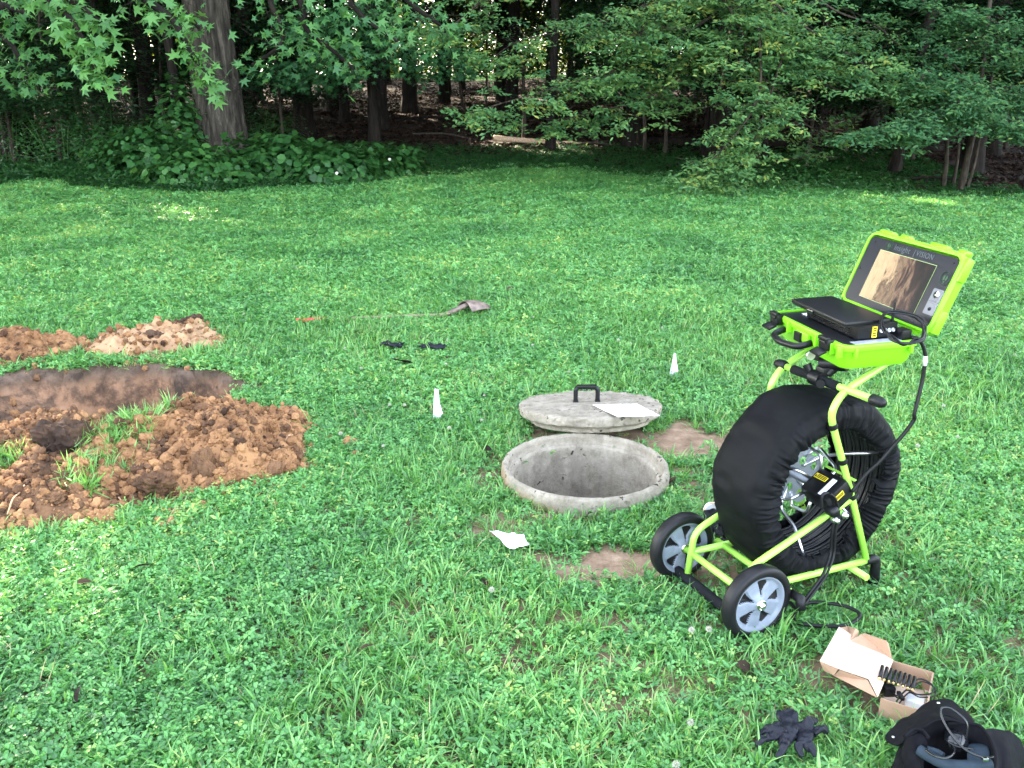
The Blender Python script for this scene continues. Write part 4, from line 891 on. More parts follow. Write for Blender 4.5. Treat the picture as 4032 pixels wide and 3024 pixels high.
def flag(base_px, top_px, w_px, label):
    b = at_z(*base_px, .0); b.z = gz(b.x, b.y); Yb = b.y; T = thing('marker_flag', label, 'flag', b, 0, 'white marker flags stuck in the lawn')
    t_ = at_y(*top_px, Yb)-b; MB().tube([Vector((0, 0, -.05)), t_*.5, t_+Vector((0, 0, .004))], .0014, 6).build('wire', M['steel'], T)
    pts = [at_y(px, py, Yb+o_)-b for (px, py, o_) in w_px]; vs = [p for p in pts]
    me = bpy.data.meshes.new('cloth'); n_ = len(pts)//2; me.from_pydata([tuple(p) for p in pts], [], [(i, i+1, i+1+n_, i+n_) for i in range(n_-1)])
    o = link('cloth', me, M['flag'], T); sb = o.modifiers.new('s', 'SUBSURF'); sb.levels = 2; sb.render_levels = 2; sb.subdivision_type = 'SIMPLE'; s2 = o.modifiers.new('t', 'SOLIDIFY'); s2.thickness = .0008
flag((1712, 1668), (1714, 1532), [(1711, 1532, 0), (1708, 1580, 0), (1706, 1640, 0), (1705, 1672, 0), (1726, 1532, .0), (1732, 1590, .03), (1744, 1628, .04), (1722, 1672, .02)], 'white marker flag in the grass left of the concrete ring')
flag((2636, 1494), (2656, 1392), [(2654, 1392, 0), (2646, 1430, 0), (2638, 1468, 0), (2633, 1495, 0), (2662, 1392, 0), (2664, 1425, .03), (2671, 1462, .04), (2652, 1478, .02)], 'white marker flag behind the concrete ring, farther from the camera')
# ------------------------------------------------------------------ inspection reel cart
NW = Vector((.737, 2.232, .12)); CU = Vector((.42477, -.90530, 0)); CV = Vector((.9053, .42477, 0)); ANG = math.atan2(CU.y, CU.x)
cart = thing('reel_cart', 'lime green wheeled inspection reel cart with a black covered drum and open monitor case', 'reel cart', (NW.x, NW.y, 0), ANG)
CW = Matrix.Translation((NW.x, NW.y, 0))@Matrix.Rotation(ANG, 4, 'Z'); CWi = CW.inverted()
def z2(x, y): return 2500+x/1.3825, 1400+y/1.3825
def zr3(x, y): return 3000+x/2.5517, 1650+y/2.5517
def zb(x, y): return 3000+x*.31646, 1150+y*.31646
def onA(px, py, a):      # pixel ray hits the plane x=a of the cart
    p0 = CW@Vector((a, 0, 0)); d = ray(px, py); return CWi@(EYEP+d*((p0-EYEP).dot(CU)/d.dot(CU)))
TR = .0113; AN, AL = -.05, -.317
top = [(0.506, .11), (.398, .364), (.344, .482), (.283, .614), (.268, .665), (.286, .707), (.325, .738), (.412, .775), (.470, .800)]
def side(a): return [Vector((a, v, w_)) for v, w_ in top]
m = MB(); path = [side(AN)[0]]+cr(side(AN)[1:], 4); pl_ = [side(AL)[0]]+cr(side(AL)[1:], 4)
path = path[:-1]+rounded([path[-1], Vector((AN, .49, .81)), Vector((AL, .49, .81)), pl_[-1]], .03)+pl_[::-1][1:]
m.tube(path, TR, 14)
for a in (AN, AL):
    m.tube([(a, 0, .128), (a, .515, .11)], TR, 14)
    m.tube(rounded([(a, .40, .361), (a, .003, .203), (a, -.016, .03)], .04), TR, 14)
m.tube([(-.372, 0, .12), (-.005, 0, .12)], TR, 14)
m.tube([(-.35, .455, .088), (.005, .455, .088)], TR, 12)
pz = onA(*z2(850, 1290), .01); m.tube([(-.35, pz.y, pz.z), (.02, pz.y, pz.z)], TR, 12)
m.tube([(-.318, .315, .735), (.055, .315, .735)], TR, 14)
m.build('frame', M['lime'], cart)
MB().tube([(-.275, .315, .735), (-.08, .315, .735)], TR+.0035, 14).build('grip', M['foam'], cart)
for a, d in ((.055, 1), (-.318, -1)):
    k = MB(); k.lathe([(.001, 0), (.0135, 0), (.0175, .006), (.0175, .02), (.016, .036), (.011, .048), (.001, .05)], 16, 'x', Matrix.Translation((a-.012*d, .315, .735))@(Matrix.Scale(-1, 4, (1, 0, 0)) if d < 0 else Matrix.Identity(4))).build('end_knob', M['black_rubber'], cart)
MB().tube(cr([(-.40, -.02, .035), (-.2, -.02, .036), (.0, -.02, .035)], 4), .0175, 14).build('skid_bar', M['foam'], cart)
for a in (AN, AL):
    k = MB(); k.tube(rounded([(a, .500, .11), (a, .552, .11), (a, .556, .0)], .02), [.015]*6+[.016, .018], 12); k.build('rubber_foot', M['black_rubber'], cart)
k = MB(); k.tube([(.012, pz.y, pz.z), (.05, pz.y, pz.z), (.062, pz.y-.005, pz.z-.03)], [.014, .016, .015], 12).build('rubber_foot', M['black_rubber'], cart)
# wheels
def wheel(a, f):   # f = +1 outer face towards +x
    w0 = MB(); R0 = .12
    prof = [(.0915, -.020), (.102, -.0235), (.112, -.022), (.1185, -.017), (.120, -.008), (.120, .008), (.1185, .017), (.112, .022), (.102, .0235), (.0915, .020)]
    w0.lathe(prof, 72, 'x', closed=True)
    wh = w0.build('wheel', M['black_rubber'], cart, Matrix.Translation((a, 0, .12)))
    for sgn in (1, -1):
        nr, nt_ = 26, 200; rr_ = np.linspace(.012, .0922, nr); th = np.linspace(0, 2*np.pi, nt_, endpoint=False); RRR, TT = np.meshgrid(rr_, th, indexing='ij')
        ph = (TT+.5) % (2*np.pi/5); hw_ = .12+.17*ss(.03, .075, RRR); rec = ss(hw_+.05, hw_-.02, np.abs(ph-np.pi/5))*ss(.022, .030, RRR)*ss(.080, .074, RRR)
        slope = .35+.65*np.clip((ph-np.pi/5)/hw_*.5+.5, 0, 1)
        xx = (.020-.016*ss(.090, .078, RRR)*.6+.009*ss(.045, .015, RRR)-.013*rec*slope)*sgn
        v = np.stack([xx, RRR*np.cos(TT), RRR*np.sin(TT)], -1).reshape(-1, 3); i = np.arange(nr*nt_).reshape(nr, nt_)
        q = np.stack([i[:-1], np.roll(i, -1, 1)[:-1], np.roll(i, -1, 1)[1:], i[1:]], -1).reshape(-1, 4)
        if sgn < 0: q = q[:, ::-1]
        dark = (rec*slope).ravel()[q].mean(1) > .42
        ro = link('rim', fast('rim', v, q, True), [M['grey_rim'], M['black_rubber']], wh); ro.data.polygons.foreach_set('material_index', dark.astype(np.int32)); ro.data.update()
        h = MB(); h.lathe([(.0165, .016), (.0165, .027), (.012, .0275), (.012, .024), (.0095, .024), (.0095, .033), (.006, .036), (.001, .0365)], 24, 'x', Matrix.Scale(sgn, 4, (1, 0, 0))).build('hub_cap', M['chrome'] if (sgn > 0) == (f > 0) else M['steel'], wh)
wheel(0, 1); wheel(-.377, 1)
# fabric drum cover
RC = Vector((0, .335, .380))
prof = []
for t_ in np.linspace(0, 1, 46):
    # from near inner hem, over the outside, to the far inner hem
    pts_ = [(-.088, .208), (-.072, .222), (-.066, .262), (-.078, .290), (-.105, .301), (-.19, .305), (-.275, .301), (-.303, .288), (-.315, .262), (-.308, .222), (-.292, .208)]
    q = t_*(len(pts_)-1); i = min(int(q), len(pts_)-2); f = q-i; prof.append((pts_[i][0]*(1-f)+pts_[i+1][0]*f, pts_[i][1]*(1-f)+pts_[i+1][1]*f, t_))
nth = 960; th = np.linspace(0, 2*np.pi, nth, endpoint=False); VV = []
cpts = np.array(prof)
for (a_, r_, t_) in prof:
    hem = np.exp(-((t_-.05)/.16)**2)+np.exp(-((t_-.95)/.16)**2); sN = 0 if t_ < .5 else 30
    f1 = vn(th/(2*np.pi)*104, th*0+t_*2.5+sN, 21)*np.where(th > 6.1, (2*np.pi-th)/(2*np.pi-6.1), 1)
    f2 = vn(th/(2*np.pi)*21, th*0+t_*5+sN, 23)*np.where(th > 6.0, (2*np.pi-th)/(2*np.pi-6.0), 1)-.5
    ridge = (1-np.abs(2*f1-1))-.5
    rr2 = r_+ridge*.020*hem*(.4+.6*(r_ > .225))+f2*.020*(.12+hem)+(vn(th*9, th*0+t_*11, 29)-.5)*.009+.004*np.sin(th*3+1)+.006*np.sin(th*6+t_*4)*(1-hem)
    aa2 = a_+(ridge*.028*hem+f2*.020*hem)*(1 if t_ < .5 else -1)
    VV.append(np.stack([aa2, rr2*np.cos(th)+RC.y, rr2*np.sin(th)+RC.z], -1))
VV = np.array(VV); VV[..., 2] -= .012*(VV[..., 2] < .2)*(.2-VV[..., 2])*4
i = np.arange(VV.shape[0]*nth).reshape(VV.shape[0], nth); q = np.stack([i[:-1], np.roll(i, -1, 1)[:-1], np.roll(i, -1, 1)[1:], i[1:]], -1).reshape(-1, 4)
cv = link('drum_cover', fast('drum_cover', VV.reshape(-1, 3), q, True), M['fabric'], cart); md = cv.modifiers.new('t', 'SOLIDIFY'); md.thickness = .003; md.offset = -1
# coiled push cable
m = MB()
for L in range(3):
    for k in range(17):
        a_ = -.094-.0125*k-(L % 2)*.006+.004*math.sin(k*2.1); r_ = .268-.011*L-.004*(k % 3 == 1); m.tube([(a_, RC.y+r_*math.cos(t), RC.z+r_*math.sin(t)) for t in np.linspace(0, 2*math.pi, 56, endpoint=False)], .0056, 8, closed=True)
m.build('push_cable', plain('glossy_push_cable', (.012, .013, .015), .3, spec=.6), cart)
# reel hub
AP = -.262; m = MB(); nn = 96; holes = []
poly = [(((.092+.018*math.cos(6*t))*math.cos(t)), ((.092+.018*math.cos(6*t))*math.sin(t))) for t in np.linspace(0, 2*math.pi, nn, endpoint=False)]
b = m.b
def plate(x0, sgn):
    # radial grid plate with round holes left open
    nr, nt_ = 22, 144; verts = {}
    for i_ in range(nr):
        for j_ in range(nt_):
            t = 2*math.pi*j_/nt_; rmax = .118+.022*math.cos(6*t); r_ = .015+(rmax-.015)*i_/(nr-1); verts[i_, j_] = b.verts.new((x0, RC.y+r_*math.cos(t), RC.z+r_*math.sin(t)))
    for i_ in range(nr-1):
        for j_ in range(nt_):
            t = 2*math.pi*(j_+.5)/nt_; rmax = .118+.022*math.cos(6*t); r_ = .015+(rmax-.015)*(i_+.5)/(nr-1); hit = False
            for k_ in range(6):
                th_ = math.pi/6+k_*math.pi/3; cx_, cy_ = .058*math.cos(th_), .058*math.sin(th_)
                if math.hypot(r_*math.cos(t)-cx_, r_*math.sin(t)-cy_) < .017: hit = True
                th_ = k_*math.pi/3; cx_, cy_ = .102*math.cos(th_), .102*math.sin(th_)
                if math.hypot(r_*math.cos(t)-cx_, r_*math.sin(t)-cy_) < .014: hit = True
            if not hit: b.faces.new((verts[i_, j_], verts[i_, (j_+1) % nt_], verts[i_+1, (j_+1) % nt_], verts[i_+1, j_]))
plate(AP, 1); o = m.build('hub_plate', M['steel_plate'], cart); md = o.modifiers.new('t', 'SOLIDIFY'); md.thickness = .004
for v_ in [0]:
    m = MB()
    for v0 in (0,):
        m.lathe([(.001, AP-.03), (.02, AP-.03), (.02, AP+.012), (.016, AP+.014), (.016, -.14), (.001, -.14)], 24, 'x', Matrix.Translation((0, RC.y, RC.z)))
    m.build('spindle', M['steel_plate'], cart)
for k_ in range(6):
    t = k_*math.pi/3+.26; d = Vector((0, math.cos(t), math.sin(t))); s_ = Vector((0, -math.sin(t), math.cos(t))); c0 = Vector((0, RC.y, RC.z))
    X1 = Vector((1, 0, 0)); m = MB()
    m.tube(rounded([c0+d*.05+X1*(AP+.008), c0+d*.13+X1*(AP+.008), c0+d*.165+s_*.02+X1*(AP+.07), c0+d*.245+s_*.02+X1*(-.11)], .02), .0064, 8)
    m.tube(rounded([c0+d*.07+s_*.03+X1*(AP+.006), c0+d*.12+s_*.045+X1*(AP+.012), c0+d*.10+s_*.01+X1*(-.15), c0+d*.045+X1*(-.14)], .02), .0056, 8)
    m.build('spoke', M['steel'], cart)
# control box on the axle
BM = Matrix.Translation((-.085, .325, .385))@Matrix.Rotation(R_(34), 4, 'X')
m = MB(); m.box((0, 0, 0), (.115, .098, .070), .010); o = m.build('control_box', M['black'], cart, BM, 40)
# chamfered top face gets the labels
for (c_, d_, mt) in (((-.024, .016, .0355), (.048, .018, .0016), 'yellow'), ((.022, -.004, .0355), (.018, .070, .0016), 'white'), ((.0575, -.006, .010), (.0016, .048, .018), 'yellow')):
    l = MB(); l.box(c_, d_, .0004); lo = l.build('warning_label' if mt == 'yellow' else 'info_label', M[mt], o)
l = MB()
for q_ in range(3): l.box((-.020, .011+q_*.005, .0366), (.036, .0028, .0006)); l.box((.0585, -.002, .006+q_*.0045), (.0006, .036, .0028))
l.prism([(-.046, .010), (-.040, .010), (-.043, .021)], .0363, .037); l.build('label_print', M['black'], o)
m = MB(); m.box((-.085, .375, .436), (.12, .010, .004)); m.build('bracket', M['lime'], cart, Matrix.Identity(4))
for vv, ww in ((.31, .315), (.345, .325)):
    MB().lathe([(.001, 0), (.011, 0), (.011, .016), (.007, .018), (.007, .026), (.001, .027)], 16, 'x', Matrix.Translation((-.035, vv, ww))).build('connector', M['steel'], cart)
MB().lathe([(.018, 0), (.018, .02), (.014, .03), (.001, .03)], 24, 'x', Matrix.Translation((-.035, .292, .35))).build('gland', M['black'], cart)
for vv, ww in ((.336, .50), (.395, .368), (.276, .625)):
    MB().lathe([(TR+.003, -.009), (TR+.0045, 0), (TR+.003, .009)], 14, 'z', Matrix.Translation((AN, vv, ww))@Matrix.Rotation(R_(20), 4, 'X')).build('strap', M['black_rubber'], cart)
# head mount clamp
m = MB(); m.tube([(-.19, .315, .735), (-.15, .315, .735)], .024, 16)
m.box((-.165, .335, .758), (.035, .04, .03), .006); m.tube([(-.16, .34, .75), (-.15, .365, .775)], .017, 14); m.tube([(-.19, .345, .775), (-.115, .375, .79)], .024, 16)
m.box((-.145, .375, .81), (.05, .05, .05), .01); m.tube([(-.20, .315, .745), (-.215, .31, .77)], [.011, .015], 10); m.tube([(-.135, .30, .735), (-.125, .285, .735)], [.011, .014], 10)
m.build('mount_clamp', M['black'], cart, ang=40)
# ------------------------------------------------------------------ monitor case
CO = Vector((1.032, 2.573, .893)); rz, rx_, ry_ = -1.351, .028, .019
CR3 = Matrix.Rotation(rz, 3, 'Z')@Matrix.Rotation(rx_, 3, 'X')@Matrix.Rotation(ry_, 3, 'Y'); CM = Matrix.Translation(CO)@CR3.to_4x4(); CMi = CM.inverted()
caseL = CWi@CM
def onC(px, py, h): p0 = CM@Vector((0, 0, h)); n_ = CR3@Vector((0, 0, 1)); d = ray(px, py); return CMi@(EYEP+d*((p0-EYEP).dot(n_)/d.dot(n_)))
BWd, BDp, BH = .416, .252, .078; bx0 = -.002
m = MB()
def ringloop(w1, d1, r1, z, cx=bx0, cy=0): return [m.b.verts.new((x+cx, y+cy, z)) for x, y in rpoly(w1, d1, r1, 6)]
layers = [(BWd-.075, BDp-.06, .025, -BH-.002), (BWd-.05, BDp-.04, .03, -BH), (BWd-.034, BDp-.022, .034, -BH+.012), (BWd-.018, BDp-.012, .034, -.022), (BWd, BDp, .034, -.018), (BWd+.004, BDp+.004, .035, -.006), (BWd, BDp, .034, .0), (BWd-.016, BDp-.016, .028, .001), (BWd-.018, BDp-.018, .027, -.008)]
lp_ = [ringloop(*l) for l in layers]
m.b.faces.new(lp_[0][::-1])
for A_, B_ in zip(lp_, lp_[1:]):
    for k in range(len(A_)): m.b.faces.new((A_[k], A_[(k+1) % len(A_)], B_[(k+1) % len(A_)], B_[k]))
for xx in (-.17, -.095, .065, .145, .185): m.box((xx, -BDp/2-.002, -.022), (.010, .018, .036), .003)
for yy in (-.09, .09): m.box((BWd/2-.001, yy, -.022), (.012, .010, .030), .003)
m.box((-.015, -BDp/2+.0, -.03), (.07, .014, .030), .004)
case = m.build('monitor_case', M['lime_case'], cart, caseL, 35)
m = MB(); m.prism(rpoly(BWd-.02, BDp-.02, .026, 6), -.012, -.004, Matrix.Translation((bx0, 0, 0))); m.build('base_panel', M['panel'], case)
m = MB(); m.box((-.03, -BDp/2-.009, -.034), (.036, .010, .030), .002); m.build('lock_plate', M['black'], case)
m = MB(); hz = -.034; m.tube(rounded([(-.115, -BDp/2-.006, hz), (-.112, -BDp/2-.048, hz-.012), (-.045, -BDp/2-.066, hz-.016), (.035, -BDp/2-.048, hz-.012), (.045, -BDp/2-.006, hz)], .03, 6), .0105, 10); m.build('carry_handle', M['black'], case)
def latch(x):
    m = MB(); m.box((x, -BDp/2-.008, -.012), (.046, .026, .036), .006); m.box((x, -BDp/2-.018, .006), (.042, .018, .012), .004)
    m.box((x, -BDp/2-.034, -.034), (.050, .030, .008), .0035, Matrix.Translation((x, -BDp/2-.034, -.034))@Matrix.Rotation(R_(22), 4, 'X')@Matrix.Translation((-x, BDp/2+.034, .034)))
    m.tube([(x-.016, -BDp/2-.022, -.004), (x+.016, -BDp/2-.022, -.004)], .004, 8); m.build('latch', M['black'], case, ang=35)
latch(-.165); latch(.125)
LTH = 1.189; HB = Vector((0, .129, .01)); LM = Matrix.Translation(HB)@Matrix(((1, 0, 0, 0), (0, math.cos(LTH), -math.sin(LTH), 0), (0, math.sin(LTH), math.cos(LTH), 0), (0, 0, 0, 1)))
# lid frame: x along hinge, y up the lid, z towards its back; the camera side is -z?
LW, LH = .448, .252; lcx, lcy = .0, .130
EN = (CM.to_3x3()@LM.to_3x3()@Vector((0, 0, 1))); FS = 1 if EN.dot(EYEP-(CM@LM@Vector((lcx, lcy, 0)))) > 0 else -1
m = MB()
layers = [(LW-.028, LH-.028, .024, .004*FS), (LW-.026, LH-.026, .024, .008*FS), (LW-.014, LH-.014, .03, .009*FS), (LW-.008, LH-.008, .032, .004*FS), (LW, LH, .034, .0), (LW-.004, LH-.004, .034, -.026*FS), (LW-.03, LH-.03, .03, -.038*FS)]
lp_ = []
for l in layers: lp_.append([m.b.verts.new((x+lcx, y+lcy, l[3])) for x, y in rpoly(l[0], l[1], l[2], 6)])
for A_, B_ in zip(lp_, lp_[1:]):
    for k in range(len(A_)): m.b.faces.new((A_[k], A_[(k+1) % len(A_)], B_[(k+1) % len(A_)], B_[k]))
m.b.faces.new(lp_[-1])
# latch receivers and bumps along the top edge
for x0, x1 in ((-.19, -.125), (-.085, -.045), (.055, .125), (.175, .21)):
    m.box(((x0+x1)/2, lcy+LH/2+.001, -.012*FS), (x1-x0, .016, .026), .006)
for yy in (.05, .21): m.box((lcx+LW/2+.001, yy, -.010*FS), (.014, .07, .026), .005); m.box((lcx-LW/2-.001, yy-.01, -.010*FS), (.010, .05, .024), .004)
for xx in (-.13, .13): m.box((xx, .004, -.008*FS), (.07, .02, .02), .005)
lidc = m.build('case_lid', M['lime_case'], case, LM, 35)
m = MB(); m.prism(rpoly(LW-.032, LH-.032, .02, 6), min(.0, .006*FS), max(.0, .006*FS), Matrix.Translation((lcx+.002, lcy-.004, 0))); m.build('display_panel', M['panel'], case, LM)
zf = .0072*FS
def onpanel(bm, name, mat, M4=None): return bm.build(name, mat, case, LM if M4 is None else LM@M4)
m = MB(); q4 = [(-.137, .043), (.128, .043), (.135, .200), (-.132, .200)]; 
scr = MB(); scr.prism([(x+.0015*(1 if x > 0 else -1), y+.0015*(1 if y > .1 else -1)) for x, y in [(-.1345, .043), (.1315, .043), (.1315, .2), (-.1345, .2)]], 0, .0004); onpanel(scr, 'screen_border', plain('screen_edge', (.30, .40, .16), .4), Matrix.Translation((0, 0, zf if FS > 0 else zf-.0004)))
scr = MB(); scr.prism([(-.133, -.0785), (.133, -.0785), (.133, .0785), (-.133, .0785)], 0, .0008); s_o = scr.build('screen', M['screen'], case, LM@Matrix.Translation((-.0015, .1215, zf+(.0004 if FS > 0 else -.0012))))
FL = Matrix.Identity(4) if FS > 0 else Matrix.Rotation(math.pi, 4, 'Y')
def text(body, size, x, y, mat, name, ex=.0003, sx=1.0, font=None):
    cu = bpy.data.curves.new('t', 'FONT'); cu.body = body; cu.size = size; cu.extrude = ex; cu.space_character = 1.1
    ob = bpy.data.objects.new('t', cu); COL.objects.link(ob); bpy.context.view_layer.update()
    me = bpy.data.meshes.new_from_object(ob.evaluated_get(bpy.context.evaluated_depsgraph_get())); bpy.data.objects.remove(ob)
    me.name = name; o = link(name, me, mat, case); o.matrix_local = LM@Matrix.Translation((x, y, zf+.0004*FS))@Matrix.Diagonal((sx, 1, 1, 1)); return o
text('insight', .026, -.077, .2115, M['silver_print'], 'brand_lettering'); text('|', .026, .016, .2115, M['silver_print'], 'brand_lettering'); text('VISION', .023, .028, .2125, M['silver_print'], 'brand_lettering', sx=.98)
text('OPTIC', .010, -.033, .0125, M['silver_bright'], 'model_lettering')
t_ = text('12.8ft', .010, .045, .108, M['silver_bright'], 'readout'); t_.matrix_local = t_.matrix_local@Matrix.Translation((0, 0, .0012*FS))
def emblem(cx, cy, r):
    m = MB(); m.tube([(r*math.cos(t), r*math.sin(t), 0) for t in np.linspace(0, 6.283, 40, endpoint=False)], .0009, 6, closed=True); m.tube([(.8*r*math.cos(t), .8*r*math.sin(t), 0) for t in np.linspace(0, 6.283, 36, endpoint=False)], .0007, 6, closed=True)
    m.build('emblem', M['glow_ring'], case, LM@Matrix.Translation((cx, cy, zf)))
    m = MB()
    for s in (-1, 1): m.prism([(s*.003, .35*r), (s*.30*r, .42*r), (s*.42*r, .1*r), (s*.3*r, -.28*r), (s*.08*r, -.2*r)], 0, .0005)
    m.prism([(-.14*r, -.42*r), (0, -.72*r), (.14*r, -.42*r)], 0, .0005); m.build('emblem', M['glow_mark'], case, LM@Matrix.Translation((cx, cy, zf+(.0 if FS > 0 else -.0005))))
emblem(-.104, .2195, .017); emblem(.186, .173, .021)
cp = Matrix.Translation((.1865, .100, zf)); m = MB(); m.prism(rpoly(.045, .078, .004, 3), 0, .0012); m.build('control_plate', M['ctrl'], case, LM@(cp if FS > 0 else cp@Matrix.Translation((0, 0, -.0012))))
for by, r_, mt in ((.122, .0085, 'chrome'), (.078, .0045, 'black')):
    m = MB(); m.lathe([(r_*1.25, 0), (r_*1.25, .0018), (r_, .0022), (r_*.85, .004), (.0005, .0052)], 24, 'z', Matrix.Scale(FS, 4, (0, 0, 1))); m.build('button', M[mt], case, LM@Matrix.Translation((.185, by, zf+.0012*FS)))
m = MB(); 
for yy in (.1005, .1035, .0955): m.box((.186, yy, zf+.0014*FS), (.022 if yy != .1005 else .044, .0006, .0006))
m.build('control_plate', M['panel'], case, LM)
m = MB()
for (sx_, sy_) in ((-.18, .225), (-.07, .232), (.07, .232), (.19, .225), (-.193, .13), (.205, .17), (-.17, .016), (-.05, .012), (.19, .02)): m.lathe([(.0005, .0006), (.003, .0006), (.0034, 0)], 10, 'z', Matrix.Translation((sx_, sy_-.004, zf))@Matrix.Scale(FS, 4, (0, 0, 1)))
m.build('screw', M['black'], case, LM)
m = MB(); m.box((.176, -.005, -.0025), (.036, .15, .0012), .0003); m.build('info_label', plain('silver_info_label', (.42, .45, .50), .35, var=.25, vs=60), case)
m = MB(); m.box((-.15, -.03, -.0025), (.035, .03, .0012)); m.build('info_label', M['white'], case)
# plug, boot, cables on the case
m = MB(); m.box((.168, .085, .012), (.040, .032, .030), .004); m.box((.135, .075, .014), (.018, .02, .03), .003); m.tube([(.135, .07, .02), (.134, .07, .05), (.134, .072, .10)], [.006, .004, .0022], 8); m.build('power_plug', M['black'], case, ang=40)
pA = CM@Vector((.185, .10, .014)); dA = depth(pA); dN = depth(CW@Vector((-.03, .4, .37)))
cabpx = [zb(1850, 560), zb(1935, 580), zb(2000, 660), zb(2035, 800), zb(2020, 950), zb(1985, 1150), zb(1900, 1500), zr3(1530, 0), zr3(1450, 120), zr3(1320, 270), zr3(1180, 430), zr3(1060, 540), zr3(900, 735)]
cabw = [at_d(px, py, dA+(dN-.03-dA)*(i/(len(cabpx)-1))) for i, (px, py) in enumerate(cabpx)]
m = MB(); m.tube([CWi@p for p in cr(cabw, 5)], .0058, 10); m.build('signal_cable', M['black_rubber'], cart)
p0, p1 = cabw[3], cabw[4]; m = MB(); m.tube([CWi@p0.lerp(p1, -.05), CWi@p0.lerp(p1, .75)], .0070, 10); m.build('cable_tag', M['white'], cart)
# coil of thin leads hanging in front of the panel
cpx = [(1480, 330), (1560, 250), (1750, 240), (1950, 340), (2030, 440), (2000, 560), (1900, 640), (1750, 650), (1600, 570), (1520, 470)]
m = MB()
for k_ in range(5):
    pts_ = []
    for (a, b) in cpx:
        h = .085-.085*(b-240)/420; p = onC(*zb(a+random.gauss(0, 16), b+random.gauss(0, 14)), h*.5+.03); p.z += random.gauss(0, .004); pts_.append(p)
    m.tube(cr(pts_, 6, True), .0026, 7, closed=True)
m.build('thin_lead', M['black'], case)
# power lead from the control box down to the ground
cpx = [zr3(600, 900), zr3(600, 780), zr3(650, 745), zr3(705, 800), zr3(738, 950), zr3(705, 1150), zr3(690, 1350), zr3(640, 1500), zr3(590, 1600), z2(930, 1320), z2(875, 1385)]
pts_ = [onA(px, py, -.028 if i < 7 else -.02+.012*(i-6)) for i, (px, py) in enumerate(cpx)]
m = MB(); m.tube(cr(pts_, 5), .0048, 8)
pts2 = [p+Vector((.008, .006, 0)) for p in pts_[2:]]; m.tube(cr(pts2, 5), .0042, 8); m.build('power_lead', M['black_rubber'], cart)
def q5(x, y): return 2800+x*.557, 2350+y*.557
lp5 = [at_z(*z2(830, 1325), .03), at_z(*z2(875, 1385), .03), at_z(*q5(590, 175), .03), at_z(*q5(760, 205), .03), at_z(*q5(920, 205), .035), at_z(*q5(1020, 170), .04), at_z(*q5(1050, 120), .05), at_z(*q5(960, 70), .05), at_z(*q5(830, 45), .045), at_z(*q5(700, 40), .04), at_z(*q5(600, 80), .03)]
b = lp5[0].copy(); m = MB(); m.tube(cr([p-b for p in lp5], 6), .0058, 9); o = m.build('loose_cable', M['black_rubber']); o.location = b; tag(o, 'black cable looped on the grass behind the near cart wheel', 'cable')
# closed black player on the case
PL = thing('portable_player', 'closed black portable player lying across the open monitor case', 'electronics', CO); PL.matrix_world = CM
m = MB(); m.box((.014, .012, .022), (.278, .130, .046), .004); m.build('body', M['black'], PL, ang=40)
m = MB(); m.box((.018, -.036, .054), (.300, .146, .013), .005); m.box((.018, -.036, .0455), (.290, .140, .003), .001); m.build('screen_lid', M['black'], PL, ang=40)
m = MB(); m.box((-.015, -.110, .048), (.032, .006, .012), .002); m.build('catch', M['black_gloss'], PL)
m = MB(); m.box((.1545, .0, .020), (.0015, .016, .034)); yl = m.build('warning_label', M['yellow'], PL)
m = MB()
for k_ in range(4): m.box((.1556, .0, .009+k_*.0075), (.0006, .010, .003))
m.build('label_print', M['black'], PL)
m = MB()
for k_ in range(4): m.lathe([(.0062, 0), (.0062, .005), (.0035, .005), (.0035, .002), (.0005, .002)], 14, 'x', Matrix.Translation((.153, .022+.013*k_, .022)))
m.build('socket', M['steel'], PL)
m = MB()
for k_ in range(7): m.box((.0, -.0545, .006+k_*.0055), (.24, .0025, .0022))
m.build('vent', M['black_gloss'], PL)
# bracket bolt under the case
m = MB(); bp = onA(*zb(590, 780), -.20); m.tube([bp, bp+Vector((.012, -.004, 0))], .014, 14); m.build('bolt', M['steel'], cart)
m = MB(); m.box((-.20, .365, .80), (.07, .05, .045), .006); m.box((-.15, .38, .815), (.11, .08, .010), .003); m.build('tilt_bracket', M['black'], cart)
